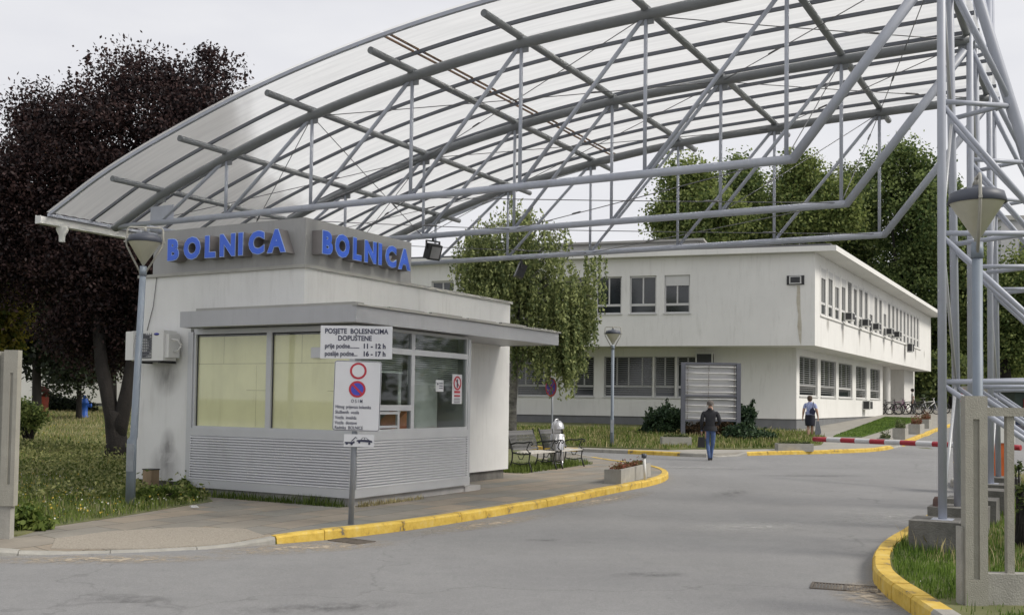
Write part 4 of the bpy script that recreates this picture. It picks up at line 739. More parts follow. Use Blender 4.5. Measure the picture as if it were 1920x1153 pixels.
def bench(label, loc, rot, L_=1.25):
    T = Thing('park_bench', label, 'bench', loc, rot, 'iron and slat benches by the pavement')   # local x along the bench, seat faces -y
    b = MB()
    for k in range(5): b.box((0.02, -.46 + k * .085, .40 + .004 * k), (L_ - .02, -.40 + k * .085, .425 + .004 * k))
    T.part('seat', b, M_WOOD); b = MB(); q = np.array([0, .17, .40])
    b.obox((.02, -.02, .47), (L_ - .04, 0, 0), (0, .02, 0), (0, .012, .04)); b.obox((.02, .115, .80), (L_ - .04, 0, 0), (0, .02, 0), (0, .03, .07)); b.obox((.02, .135, .87), (L_ - .04, 0, 0), (0, .02, 0), (0, .01, .03))
    n = 22
    for k in range(n): b.obox((.04 + k * (L_ - .1) / (n - 1), -.005, .50), (.022, 0, 0), (0, .012, 0), (0, .12, .31))
    for k in range(3): b.obox((.02, .02 + .035 * k, .57 + .08 * k), (L_ - .04, 0, 0), (0, .01, 0), (0, .004, .012))
    T.part('backrest', b, mat('grey_slat_back', (.11, .11, .11), .6, var=.1))
    for x in (0.02, L_ - .02):
        b = MB(); r_ = .016
        b.tube([(x, -.50, 0), (x, -.46, .10), (x, -.42, .24), (x, -.44, .38), (x, -.46, .44)], [.02, .017, .015, .016, .018], 8)
        b.tube([(x, .10, 0), (x, .06, .12), (x, .01, .25), (x, .0, .40), (x, .05, .60), (x, .12, .80), (x, .155, .92), (x, .14, .94)], [.02, .017, .016, .018, .017, .016, .015, .01], 8)
        b.tube([(x, -.46, .40), (x, -.2, .385), (x, .0, .42)], r_, 8)
        b.tube([(x, .05, .60), (x, -.10, .645), (x, -.28, .64), (x, -.42, .67), (x, -.50, .66), (x, -.515, .62), (x, -.48, .60), (x, -.46, .62)], .016, 8); b.tube([(x, -.44, .42), (x, -.36, .50), (x, -.40, .60), (x, -.44, .66)], .013, 7)
        b.tube([(x, -.42, .20), (x, -.2, .16), (x, .03, .20)], .012, 7); b.tube([(x, -.3, .38), (x, -.25, .28), (x, -.18, .28), (x, -.14, .36)], .010, 6)
        T.part('leg', b, M_IRON)
    return T
th = RZ
bench('black iron bench with pale slats against the grass, nearer one beside the gatehouse', (.03, 23.05, .115), th)
bench('second black iron bench mostly hidden behind the domed steel bin', (.78, 24.35, .115), th, 1.2)
def planter(label, loc, rot, l, w, h, plant=None, seed=1, tilt=0.0):
    T = Thing('concrete_planter', label, 'planter', loc, rot, 'concrete plant troughs'); b = MB(); t = .05
    b.box((0, 0, 0), (l, w, .06)); b.box((0, 0, .06), (l, t, h)); b.box((0, w - t, .06), (l, w, h)); b.box((0, t, .06), (t, w - t, h)); b.box((l - t, t, .06), (l, w - t, h)); T.part('trough', b, M_CONC)
    b = MB(); b.box((t, t, .06), (l - t, w - t, h - .05)); T.part('soil', b, mat('dark_soil', (.05, .04, .03), 1, var=.3, scale=20))
    if plant: n = int(l * 900); P = np.stack([RNG.uniform(.08, l - .08, n), RNG.uniform(.07, w - .07, n), h - .04 + RNG.gamma(2, .03, n) * plant[1]], 1); leaf_mesh('plants', P, .035, plant[0], T.e)
M_RED_PL = leafmat('reddish_flowers', (.22, .07, .045), (.12, .13, .05), .2, .9); M_GR_PL = leafmat('planter_green', (.05, .08, .02), (.16, .17, .08), .2, .6)
planter('long concrete trough with reddish plants at the rounded end of the yellow kerb', (2.13, 19.84, .115), 1.203, 2.45, .34, .28, (M_RED_PL, .6))
bpv = Thing('bollard', 'short white bollard with dark cap leaning against the near long trough', 'bollard', (2.70, 20.85, .115)); b = MB(); b.tube([(.03, 0, 0), (0, 0, .47)], .03, 10); bpv.part('shaft', b, M_WPL); b = MB(); b.lathe([(0, .46), (.05, .46), (.055, .54), (0, .55)], n=12); bpv.part('cap', b, M_CAP)
p0 = rayh(1463, 845.0, .12); planter('low weathered concrete trough on the far pavement left of the barrier tip', (p0[0], p0[1] + .25, H0(*p0) + .10), .02, 1.12, .4, .24, (M_GR_PL, .7))
p0 = rayh(1242, 836, .15); planter('grey concrete trough among the shrubs below the empty notice frame', (p0[0], p0[1], H0(*p0) + .14), .05, .95, .4, .3, (M_GR_PL, .8))
for (px, py, l, lab, pl) in ((1697, 823.5, .8, 'small concrete trough with green plant on the uphill pavement, nearest of three', (M_GR_PL, 2.2)), (1725, 814, 1.3, 'concrete trough with red flowers on the uphill pavement, middle of three', (M_RED_PL, 2.2)), (1742, 803, 1.3, 'farthest concrete trough with red flowers on the uphill pavement', (M_RED_PL, 2.2)), (1668, 826, .8, 'half sunken trough with dry plants at the foot of the lawn wedge', (M_GR_PL, 1.6))):
    p0 = rayh(px, py, .12); planter(lab, (p0[0], p0[1], H0(*p0) + (.11 if px > 1680 else -.1)), th, l, .45, .42 if px > 1680 else .3, pl)

# ------------------------------------------------------------ concrete fences at both sides
FR = Thing('concrete_fence', 'grooved concrete fence post with slim balusters at the right edge', 'fence', (3.72, 8.2, .0), frame='world')
def groove_post(b, x0, x1, y0, y1, z0, z1, gx0, gx1, gz0, gz1, dep=.018):
    b.box((x0, y0 + dep, z0), (x1, y1, z1)); b.box((x0, y0, z0), (gx0, y0 + dep, z1)); b.box((gx1, y0, z0), (x1, y0 + dep, z1)); b.box((gx0, y0, z0), (gx1, y0 + dep, gz0)); b.box((gx0, y0, gz1), (gx1, y0 + dep, z1))
b = MB(); groove_post(b, 3.622, 3.80, 8.2, 8.285, .12, 1.785, 3.685, 3.735, .33, 1.60); FR.part('post', b, M_POST)
b = MB(); b.box((3.60, 8.23, .08), (3.62, 8.33, .74)); FR.part('side_post', b, M_CONC)
b = MB(); b.box((3.802, 8.24, .05), (7.2, 8.36, .37)); FR.part('base_wall', b, M_CONC)
b = MB(); b.box((3.802, 8.26, 1.625), (7.2, 8.34, 1.695)); FR.part('rail', b, M_POST)
for k in range(10): b = MB(); x = 3.99 + k * .33; b.box((x, 8.275, .37), (x + .058, 8.325, 1.625)); FR.part('baluster', b, M_POST)
FL = Thing('gate_post', 'pale grooved concrete gate post cut by the left edge of the picture', 'gate post', (-5.7, 11.5, .1), frame='world')
b = MB(); groove_post(b, -5.645, -5.49, 11.4, 11.5, .46, 2.185, -5.57, -5.535, .7, 1.93, .015); b.box((-6.5, 11.44, .46), (-5.647, 11.52, 2.17)); b.box((-5.80, 11.42, .46), (-5.70, 11.44, 2.17)); FL.part('post', b, M_POST)
b = MB(); b.box((-6.5, 11.42, .05), (-5.53, 11.52, .458)); FL.part('base', b, M_CONC)

# ------------------------------------------------------------ barrier
BR = Thing('barrier', 'lowered red and white striped barrier boom across the road with orange cabinet', 'barrier', (9.75, 20.3, .05), frame='world')
a = np.array([9.57, 20.34, .915]); c = np.array([6.93, 23.55, .908]); d = (c - a); Lb = np.linalg.norm(d); d /= Lb
b = MB(); n = 13; e0 = a - d * .5; tot = Lb + .5
for k in range(n): b.tube([e0 + d * tot * k / n, e0 + d * (tot * (k + 1) / n - .0005)], .055, 12, k % 2 if True else 0, caps=(k in (0, n - 1)))
b.m = list(b.m); BR.part('boom', b, [mat('barrier_red', (.34, .02, .035), .4), mat('barrier_white', (.58, .58, .59), .45, streak=.3)])
b = MB(); b.box((9.42, 20.05, .05), (9.80, 20.5, 1.0)); BR.part('cabinet', b, mat('cabinet_orange', (.50, .10, .015), .5)); b = MB(); b.box((9.40, 20.03, 1.0), (9.82, 20.52, 1.52)); BR.part('cabinet_top', b, M_WPL)

# ------------------------------------------------------------ white two-storey building
wv = np.array([-0.95083, 0.30970, 0.0]); CX = np.array([12.397, 42.0, 0.0]); inn = np.array([0.30970, 0.95083, 0.0])
BLD = Thing('hospital_building', 'white two storey building with overhanging upper floor behind the gate road', 'building', (12.397, 42.0, .4), frame='world')
def wall_open(mb, o, ax, nrm, L0, L1, z0, z1, ops, dep=.16):
    """outer skin of a wall with reveals; ops = (t0, t1, z0, z1)"""
    o, ax, nrm = (np.array(q, float) for q in (o, ax, nrm)); ts = sorted({L0, L1, *[q for p in ops for q in p[:2]]}); P = lambda t, z, d=0: tuple(o + ax * t - nrm * d + np.array([0, 0, z]))
    flip = np.dot(np.cross(ax, [0, 0, 1]), nrm) < 0
    def q4(a_, b_, c_, d_): mb.add([a_, b_, c_, d_], [(3, 2, 1, 0) if flip else (0, 1, 2, 3)])
    for t0, t1 in zip(ts[:-1], ts[1:]):
        zs = sorted([(p[2], p[3]) for p in ops if p[0] <= t0 + 1e-6 and p[1] >= t1 - 1e-6]); cur = z0
        for a_, b_ in zs:
            if a_ > cur: q4(P(t0, cur), P(t1, cur), P(t1, a_), P(t0, a_))
            cur = b_
        if cur < z1: q4(P(t0, cur), P(t1, cur), P(t1, z1), P(t0, z1))
    for t0, t1, a_, b_ in ops:
        q4(P(t0, a_), P(t1, a_), P(t1, a_, dep), P(t0, a_, dep)); q4(P(t0, b_, dep), P(t1, b_, dep), P(t1, b_), P(t0, b_)); q4(P(t0, a_), P(t0, a_, dep), P(t0, b_, dep), P(t0, b_)); q4(P(t1, a_, dep), P(t1, a_), P(t1, b_), P(t1, b_, dep))
Z0, Z1, ZT = 4.11, 7.93, 8.0
# upper floor
ops_f = [(5.11, 6.20, 5.52, 7.15), (6.55, 7.71, 5.52, 7.15), (8.07, 9.2, 5.52, 7.15), (9.6, 10.7, 5.52, 7.15), (11.1, 12.2, 5.52, 7.15), (12.7, 13.8, 5.52, 7.15), (14.2, 15.3, 5.52, 7.15), (15.9, 17.0, 5.52, 7.15)]
ops_r = [(1.25 + 1.34 * k - .12, 1.25 + 1.34 * k + .78, 5.47, 7.44) for k in range(21)]
b = MB(); wall_open(b, CX, wv, -inn, 0, 24, Z0, Z1, ops_f); wall_open(b, CX, U, -V, 0, 34.6, Z0, Z1, ops_r)
e1 = CX + wv * 24; e2 = CX + U * 34.6; e3 = e2 + wv * 24
for p, q in ((e1, e3), (e3, e2)): b.add([(*p[:2], Z0), (*q[:2], Z0), (*q[:2], Z1), (*p[:2], Z1)], [(3, 2, 1, 0)])
b.add([(*p[:2], Z0) for p in (CX, e1, e3, e2)], [(3, 2, 1, 0)]); b.add([(*p[:2], Z1) for p in (CX, e1, e3, e2)], [(0, 1, 2, 3)]); BLD.part('upper_wall', b, M_WHITE2)
# ribs between the tall windows stand proud
b = MB()
for k in range(22): o = CX + U * (1.25 + 1.34 * k - .36) - V * .0; b.obox((o[0], o[1], 5.42), U * .16, -V * .02, (0, 0, 2.1))
b.obox((*(CX + U * .9)[:2], 5.38), U * 28.7, -V * .06, (0, 0, .05)); BLD.part('window_ribs', b, M_WHITE2)
def bwin(o, ax, nrm, t0, t1, z0, z1, dep, mull=(.5,), trans=None, shut=0, slats=0, sill=True):
    o, ax, nrm = (np.array(q, float) for q in (o, ax, nrm)); P = lambda t, z, d: o + ax * t - nrm * d + np.array([0, 0, z]); w = t1 - t0; fw = .06
    f_ = MB()
    for a_, c_ in ((t0, t0 + fw), (t1 - fw, t1)): f_.obox(P(a_, z0, dep), ax * (c_ - a_), -nrm * .05, (0, 0, z1 - z0))
    for a_, c_ in ((z0, z0 + fw), (z1 - fw, z1)): f_.obox(P(t0 + fw, a_, dep), ax * (w - 2 * fw), -nrm * .05, (0, 0, c_ - a_))
    if trans: f_.obox(P(t0 + fw, z0 + trans, dep), ax * (w - 2 * fw), -nrm * .05, (0, 0, .10))
    for m_ in mull: f_.obox(P(t0 + w * m_ - .03, z0 + (trans + .1 if trans else fw), dep - .004), ax * .06, -nrm * .05, (0, 0, z1 - fw - z0 - (trans + .1 if trans else fw)))
    if sill: f_.obox(P(t0 - .05, z0 - .05, -.05), ax * (w + .1), -nrm * (dep + .04), (0, 0, .045))
    wn = BLD.part('window', f_, M_SHUT); g = MB(); g.obox(P(t0, z0, dep + .03), ax * w, -nrm * .01, (0, 0, z1 - z0)); BLD.part('pane', g, M_DGLASS, wn)
    if shut: s_ = MB(); s_.obox(P(t0 + .03, z1 - shut, dep - .03), ax * (w - .06), -nrm * .02, (0, 0, shut)); BLD.part('shutter', s_, M_SHUT, wn)
    if slats:
        s_ = MB(); n_ = int((z1 - z0 - .1) / .095)
        for i in range(int(n_ * slats)): s_.obox(P(t0 + .02, z1 - .06 - i * .095, dep - .05), ax * (w - .04), -nrm * .02, (0, 0, .024))
        BLD.part('blind', s_, M_BLIND, wn)
    return wn
for k, p in enumerate(ops_f): bwin(CX, wv, -inn, *p, .10, (.5,), .33, .45 if k in (0, 4, 5) else (.08 if k != 2 else .05))
for k, p in enumerate(ops_r): bwin(CX, U, -V, *p, .03, (.5,), .45, [.42, .3, .52, .38, 0, .2, .1, .1, 1.1, .1, .12, .75, .1, .1, .1, .1, .1, .1, .1, .1, .1][k], 1.0 if k == 4 else 0, sill=False)
# lower floor, set back
CL = CX + inn * 1.75; tL = .80; C2 = CL + wv * tL      # front plane; corner at t = .80
vo = 1.1
ops_lf = [(4.96, 5.92, 1.92, 3.74), (5.99, 6.93, 1.92, 3.74), (7.0, 9.22, 1.92, 3.74), (9.68, 10.64, 1.92, 3.74), (11.72, 13.4, 1.92, 3.74), (13.6, 15.6, 1.92, 3.74), (16.2, 18.0, 1.92, 3.74)]
b = MB(); wall_open(b, CL, wv, -inn, tL, 24, 1.06, Z0, ops_lf, .2)
CR = C2 + V * 0.0
# right wall runs from the lower corner along U
t_off = float((C2 - CX) @ U)
ops_lr = [(2.08, 5.45, 2.06, 3.80), (6.05, 9.35, 2.06, 3.80), (9.95, 13.3, 2.06, 3.80), (14.25, 17.2, 2.06, 3.80), (18.3, 21.4, 2.06, 3.80)]
ops_lr = [(a_ - t_off, c_ - t_off, z_, y_) for a_, c_, z_, y_ in ops_lr]
wall_open(b, C2, U, -V, 0, 22.25 - t_off, 1.06, Z0, ops_lr, .2)
q0 = C2 + U * (22.25 - t_off); q1 = q0 + V * 2.2; q2 = q1 + U * 8.1; q3 = q2 - V * 2.2; q4_ = q3 + U * 4.6; q5 = q4_ + V * 8
for p, q in ((q0, q1), (q1, q2), (q2, q3), (q3, q4_), (q4_, q5)): b.add([(*p[:2], .6), (*q[:2], .6), (*q[:2], Z0), (*p[:2], Z0)], [(0, 1, 2, 3)])
BLD.part('lower_wall', b, M_WHITE2)
b = MB(); b.add([(*(CL + wv * tL + inn * .06)[:2], -.4), (*(CL + wv * 24 + inn * .06)[:2], -.4), (*(CL + wv * 24 + inn * .06)[:2], 1.06), (*(CL + wv * tL + inn * .06)[:2], 1.06)], [(3, 2, 1, 0)])
q = C2 + V * .05 + U * .05; b.add([(*q[:2], -.4), (*(q + U * 21.4)[:2], -.4), (*(q + U * 21.4)[:2], 1.06), (*q[:2], 1.06)], [(0, 1, 2, 3)])
b.add([(*(C2)[:2], 1.06), (*(C2 + wv * 23)[:2], 1.06), (*(C2 + wv * 23 + inn * .3)[:2], 1.06), (*(C2 + inn * .3 + V * .05)[:2], 1.06)], [(0, 1, 2, 3)]); BLD.part('plinth', b, M_PLINTH)
b = MB(); qq = C2 + U * (24.9 - t_off) + V * .25; b.lathe([(.26, .6), (.26, Z0)], (qq[0], qq[1], 0), 20); BLD.part('pillar', b, M_WHITE2)
for k, p in enumerate(ops_lf): bwin(CL, wv, -inn, *p, .14, (.5,) if p[1] - p[0] < 1.2 else (.22, .5, .74), .42, [.0, .0, 0, .0, .0, .3, .0][k], [.25, .95, 1.0, .9, 1.0, .0, 1.0][k])
for k, p in enumerate(ops_lr): bwin(C2, U, -V, *p, .08, (.33, .66), .42, 0, [1, 1, .8, 1, 1][k])
# roof
b = MB(); eo = .75
def off(p, a_, c_): return p + (-inn) * a_ + (-V) * c_
R0 = CX - wv * .0; ra = CX - inn * .16 - V * eo; 
A0 = CX - inn * .18 - V * .85; A1 = A0 + wv * 25; A2 = e2 - V * .85 + U * .6; A3 = e3 + U * .6
b.add([(*p[:2], z) for z in (7.94, 8.16) for p in (A0, A1, A3, A2)], [(3, 2, 1, 0), (4, 5, 6, 7), (0, 1, 5, 4), (1, 2, 6, 5), (2, 3, 7, 6), (3, 0, 4, 7)]); rf = BLD.part('roof', b, M_WHITE2)
b = MB(); B0 = A0 + inn * .25 + U * .1 + V * .25; b.add([(*p[:2], z) for z in (8.162, 8.30) for p in (B0, B0 + wv * 23, A3 + wv * 0 - U * .3, A2 - U * .4 + V * .25)], [(4, 5, 6, 7), (0, 1, 5, 4), (1, 2, 6, 5), (2, 3, 7, 6), (3, 0, 4, 7)]); BLD.part('felt_edge', b, M_ROOFD, rf)
b = MB(); B1 = CX + wv * 5.2 + inn * 3; b.obox((*B1[:2], 8.28), wv * 9, inn * 3.5, (0, 0, .75)); BLD.part('roof_monitor', b, M_WHITE2, rf)
b = MB(); b.obox((*(B1 - inn * .3 - wv * .3)[:2], 9.03), wv * 9.6, inn * 4.1, (0, 0, .10)); BLD.part('monitor_cap', b, M_LEAD, rf)
# recessed wall air conditioner and outdoor units
def wall_ac(label, o, ax, nrm, w, d, h, fan='side', grp='air conditioners on the white building'):
    o, ax, nrm = (np.array(q, float) for q in (o, ax, nrm)); T = Thing('air_conditioner', label, 'air conditioner', tuple(o), frame='world', group=grp)
    b = MB(); b.obox(o, ax * w, nrm * d, (0, 0, h)); T.part('casing', b, M_WPL)
    b = MB(); b.obox(o + ax * w * .08 + nrm * (d + .001) + [0, 0, h * .12], ax * w * .84, nrm * .012, (0, 0, h * .76)); b.obox(o - ax * .012 + nrm * d * .12 + [0, 0, h * .1], ax * .012, nrm * d * .76, (0, 0, h * .8)); T.part('grille', b, mat('dark_grille', (.035, .036, .04), .6)); return T
b = MB(); o = CX + wv * .42 - inn * .005; b.obox((o[0], o[1], 6.62), wv * .70, -inn * .03, (0, 0, .38)); T = Thing('air_conditioner', 'window air conditioner set into the blank front wall above a brown stain', 'air conditioner', (o[0], o[1], 6.62), frame='world'); T.part('wall_frame', b, M_BLACK)
b = MB(); o2 = o + wv * .12 - inn * .03; b.obox((o2[0], o2[1], 6.65), wv * .48, -inn * .10, (0, 0, .32)); b.obox((*(o2 + wv * .05 - inn * .10)[:2], 6.69), wv * .38, -inn * .006, (0, 0, .24), 1); T.part('casing', b, [M_SHUT, mat('dark_grille', (.035, .036, .04), .6)])
b = MB(); o3 = o + wv * .22; 
P = [(-.05, 6.60), (.07, 6.60), (.09, 5.9), (.02, 5.4), (.05, 4.9), (-.03, 4.3), (-.10, 4.12), (-.12, 4.9), (-.07, 5.6)]
b.prism(P, (o3[0], o3[1], 0), wv, (0, 0, 1), -inn * .003); BLD.part('water_stain', b, mat('stain', (.40, .36, .28), .9, col2=(.55, .53, .47), scale=4))
for i, (t_, z_) in enumerate(((5.1, 5.52), (9.0, 5.52), (11.8, 5.52), (15.7, 5.52), (18.2, 5.52), (22.9, 4.92))):
    wall_ac(f'window air conditioner on the upper side facade, {["first", "second", "third", "fourth", "fifth", "sixth and lowest"][i]} from the building corner', CX + U * t_ + np.array([0, 0, z_]) - V * .14, U, -V, .55, .34, .36 if i < 5 else .55)
M_DRIPB = dirt_mat('facade_drip', (.24, .22, .19), .9, 6)
for t_, z_, h_, w_ in ((5.1, 5.35, 1.1, .6), (9.0, 5.35, .9, .5), (11.8, 5.35, 1.1, .6), (15.7, 5.35, .9, .5), (18.2, 5.35, 1.1, .7), (22.9, 4.85, .7, .6), (27, 5.35, .8, .8), (2, 5.35, .6, .7), (31, 5.35, .5, .6)):
    p = CX + U * t_ - V * .004; q = p + U * w_; b = MB(); b.add([(p[0], p[1], z_ - h_), (q[0], q[1], z_ - h_), (q[0], q[1], z_ + h_ * .4), (p[0], p[1], z_ + h_ * .4)], [(0, 1, 2, 3)]); BLD.part('wall_stain', b, M_DRIPB)
wall_ac('outdoor unit with round fan on the ground floor front above the notice frame', CL + wv * 4.31 + np.array([0, 0, 3.40]), wv, -inn, .75, .3, .5)
wall_ac('air conditioner low on the ground floor side wall with a dirt streak', C2 + U * (16.0 - t_off) + np.array([0, 0, 1.45]), U, -V, .8, .4, .5)

# ------------------------------------------------------------ empty notice frame
bl = np.array([7.32, 38.3, .0]); gx = np.array([1, .03, 0.])
NB = Thing('notice_frame', 'tall empty grey notice frame with bare wire rows on the verge before the white building', 'notice frame', (7.3, 38.3, .4), frame='world')
for x in (-1.13 + .1, 1.05): b = MB(); p = np.array([7.35, 38.3, .2]) + gx * (x); b.obox(p, gx * .16, (0, .12, 0), (0, 0, 3.0)); NB.part('post', b, mat('slate_grey_paint', (.10, .105, .13), .5, var=.1))
b = MB(); p = np.array([7.35, 38.31, 0]) - gx * .87
for z in (3.14, 1.93, 1.02): b.obox(p + [0, 0, z], gx * 1.92, (0, .08, 0), (0, 0, .06 if z < 3 else .07))
NB.part('crossbar', b, mat('slate_grey_paint', (.10, .105, .13), .5))
b = MB()
for k in range(9):
    z = 1.13 + k * .235 + (.03 if k > 3 else 0); pts = [p + gx * x + [0, .02, z + RNG.normal(0, .006)] for x in np.linspace(0, 1.92, 6)]; b.tube(pts, .022, 5)
NB.part('strips', b, mat('strip_white', (.48, .48, .47), .7))
b = MB(); b.obox(p + [0, .085, 1.08], gx * 1.92, (0, .012, 0), (0, 0, 2.06)); NB.part('backing', b, mat('pale_backing', (.46, .46, .47), .8, var=.05))
b = MB()
for x in (.08, .86, 1.82):
    for k in range(26): b.obox(p + gx * (x + RNG.normal(0, .01)) + [0, .0, 1.1 + k * .078], gx * .022, (0, .02, 0), (0, 0, .045 * RNG.uniform(.5, 1.2)))
NB.part('hooks', b, mat('rusty_hook', (.09, .06, .05), .8))

# ------------------------------------------------------------ background buildings
BG = Thing('clinic_building', 'low white building with grey plinth behind the left trees', 'building', (-30, 50, .9), frame='world')
b = MB(); b.box((-46, 50, 1.3), (-13, 60, 7.2)); BG.part('wall', b, M_WHITE2); b = MB(); b.box((-46, 50.05, .2), (-13, 60, 1.3)); BG.part('plinth', b, M_PLINTH); b = MB(); b.box((-47, 49.4, 7.2), (-12, 61, 7.5)); BG.part('roof', b, M_ROOFD)
for k in range(9): b = MB(); x = -44 + k * 3.4; b.box((x, 49.97, 3.2), (x + 1.6, 49.995, 5.0)); BG.part('window', b, M_DGLASS)
AB = Thing('apartment_block', 'pale grey high block rising behind the tree tops at the far right', 'building', (62, 110, 0), frame='world')
b = MB(); b.box((52.5, 110, 0), (90, 124, 21.8)); AB.part('wall', b, mat('pale_block', (.42, .42, .43), .9, var=.05)); b = MB(); b.box((52.3, 109.8, 21.8), (90.2, 124.2, 22.3)); AB.part('roof', b, M_LEAD)
for i in range(5):
    for k in range(6): b = MB(); b.box((54.5 + k * 3.2, 109.95, 3 + i * 3.7), (56.3 + k * 3.2, 109.99, 4.7 + i * 3.7)); AB.part('window', b, M_DGLASS)
KS = Thing('pavilion', 'dark green roofed pavilion with pale fascia at the right edge', 'pavilion', (34, 62, 0), frame='world')
b = MB(); b.box((30.4, 62, -.6), (42, 68, 2.6)); KS.part('wall', b, mat('dark_green_wall', (.03, .05, .04), .7)); b = MB(); b.box((30, 61.4, 2.6), (42.5, 68.5, 3.05)); KS.part('fascia', b, M_LEAD)
b = MB(); b.box((30.9, 61.9, 1.2), (31.6, 61.99, 2.2)); KS.part('poster', b, M_RED)
# dark blue car
CR_ = Thing('parked_car', 'dark blue car whose front just shows at the right edge of the picture', 'car', (22.6, 45.0, H0(23.5, 45.5)), 0)
prof = [(0, .35), (.02, .62), (.35, .78), (1.05, .88), (1.75, 1.32), (2.1, 1.38), (3.1, 1.36), (3.75, .98), (4.15, .92), (4.2, .35)]
b = MB(); n = len(prof); vs = []
for y, sh in ((0, .06), (.12, 0), (1.58, 0), (1.7, .06)): vs += [(x, y, z - (sh if z > .9 else 0)) for x, z in prof]
fs = [(k * n + i, k * n + i + 1, (k + 1) * n + i + 1, (k + 1) * n + i) for k in range(3) for i in range(n - 1)] + [tuple(range(n - 1, -1, -1)), tuple(3 * n + i for i in range(n))] + [(n - 1, 0, n, 2 * n - 1), (2 * n - 1, n, 2 * n, 3 * n - 1), (3 * n - 1, 2 * n, 3 * n, 4 * n - 1)]
b.add(vs, fs); CR_.part('body', b, mat('navy_car_paint', (.012, .016, .06), .2))
b = MB(); b.add([(1.12, -.005, .92), (1.72, .03, 1.27), (3.08, .03, 1.30), (3.6, -.005, .98)], [(0, 3, 2, 1)][:1]); b.add([(1.10, .2, .925), (1.70, .25, 1.30), (1.70, 1.45, 1.30), (1.10, 1.5, .925)], [(0, 1, 2, 3), (3, 2, 1, 0)]); CR_.part('window', b, mat('pale_windscreen', (.28, .30, .30), .1))
for x in (.75, 3.4):
    for y in (-.02, 1.55): b = MB(); b.lathe([(.10, 0), (.19, .01), (.30, 0), (.31, .03), (.31, .17)], (x, y + .0, .30), 20, axis=(0, 1, 0)); CR_.part('wheel', b, M_RUBBER)
for y in (.08, 1.35): b = MB(); b.box((-.02, y, .58), (.06, y + .28, .72)); CR_.part('headlight', b, M_WPL)

# ------------------------------------------------------------ hydrant-like playground animal figures on the left lawn
def hydrant(label, loc, s, m):
    T = Thing('hydrant', label, 'hydrant', loc, .4); b = MB(); b.lathe([(.16, 0), (.16, .06), (.11, .08), (.11, .52), (.15, .54), (.15, .60), (.12, .62), (.11, .70), (.05, .78), (.05, .84), (0, .86)], n=18); b.v = [(x * s, y * s, z * s) for x, y, z in b.v]; T.part('barrel', b, m)
    for q in (-1, 1): b = MB(); b.lathe([(.07, 0), (.07, .12), (.085, .12), (.085, .17), (0, .18)], (q * .08 * s, 0, .46 * s), 12, axis=(q, 0, 0)); T.part('outlet', b, m)
hydrant('bright blue hydrant on the lawn in front of the left clinic wall', (-16.6, 40.0, .82), 1.0, mat('hydrant_blue', (.03, .12, .50), .45))
T = Thing('equipment_post', 'stubby red post box like unit on the lawn left of the blue hydrant', 'post box', (-18.3, 40.0, .82), .2); b = MB(); b.lathe([(.26, 0), (.24, .1), (.22, .12), (.24, .62), (.20, .66)], n=16); T.part('body', b, mat('faded_orange_red', (.42, .075, .04), .6, var=.3, scale=5)); b = MB(); b.lathe([(.20, .66), (.26, .70), (.25, .88), (.16, .98), (0, 1.0)], n=16); T.part('head', b, mat('dark_red', (.10, .02, .015), .6)); b = MB(); b.box((-.10, -.27, .74), (.10, -.24, .80)); T.part('slot', b, M_WPL); T.e.scale = (1.15, 1.15, 1.2)

# ------------------------------------------------------------ bicycles
def tor(b, c, Rr, r, n=24, m_=6, mi=0):
    vs = [(c[0] + (Rr + r * math.cos(2 * math.pi * j / m_)) * math.cos(2 * math.pi * i / n), c[1] + r * math.sin(2 * math.pi * j / m_), c[2] + (Rr + r * math.cos(2 * math.pi * j / m_)) * math.sin(2 * math.pi * i / n)) for i in range(n) for j in range(m_)]
    b.add(vs, [(i * m_ + j, i * m_ + (j + 1) % m_, ((i + 1) % n) * m_ + (j + 1) % m_, ((i + 1) % n) * m_ + j) for i in range(n) for j in range(m_)], mi, True)
def bicycle(label, loc, rot, col):
    T = Thing('bicycle', label, 'bicycle', loc, rot, 'bicycles parked under the overhang')
    for x in (0, 1.05):
        b = MB(); tor(b, (x, 0, .34), .33, .032); w = T.part('wheel', b, M_RUBBER); b = MB()
        for k in range(12): a = math.pi * 2 * k / 12; b.tube([(x, 0, .34), (x + .3 * math.cos(a), 0, .34 + .3 * math.sin(a))], .004, 4)
        T.part('spokes', b, M_ALU, w)
    b = MB()
    for P in ([(0, 0, .34), (.42, 0, .30), (.30, 0, .82)], [(0, 0, .34), (.32, 0, .74)], [(.42, 0, .30), (.88, 0, .72)], [(.32, 0, .74), (.86, 0, .80)], [(1.05, 0, .34), (.90, 0, .70), (.83, 0, .95)]): b.tube(P, .026, 7)
    b.tube([(.42, -.05, .30), (.50, -.1, .18)], .012, 6); T.part('frame', b, col); b = MB(); b.tube([(.78, -.28, .98), (.84, -.2, 1.0), (.84, .2, 1.0), (.78, .28, .98)], .014, 6); T.part('handlebar', b, M_ALU)
    b = MB(); b.lathe([(0, .02), (.10, .015), (.11, 0), (0, -.02)], (.27, 0, .86), 10); T.part('saddle', b, M_BLACK)
    return T
bz = lambda x, y: H0(x, y) + .11
for i, (px, lab, c_, ro) in enumerate(((1652, 'dark bicycle half hidden by the white pillar', M_BLACK, .1), (1668, 'purple framed bicycle just right of the white pillar', mat('purple_paint', (.12, .03, .09), .4), .1), (1686, 'black bicycle turned towards the camera beside the person in white', M_BLACK, -.3), (1708, 'dark bicycle with a box on the carrier, middle of the row', M_BLACK, .2), (1724, 'white framed bicycle near the end of the row', M_WPL, -.15), (1742, 'bicycle with dark frame partly behind the near tower post', mat('dark_blue_paint', (.02, .03, .08), .4), .1))):
    p0 = rayh(px, 777 - i * .3, .11); bicycle(lab, (p0[0], p0[1], bz(*p0)), ro, c_)

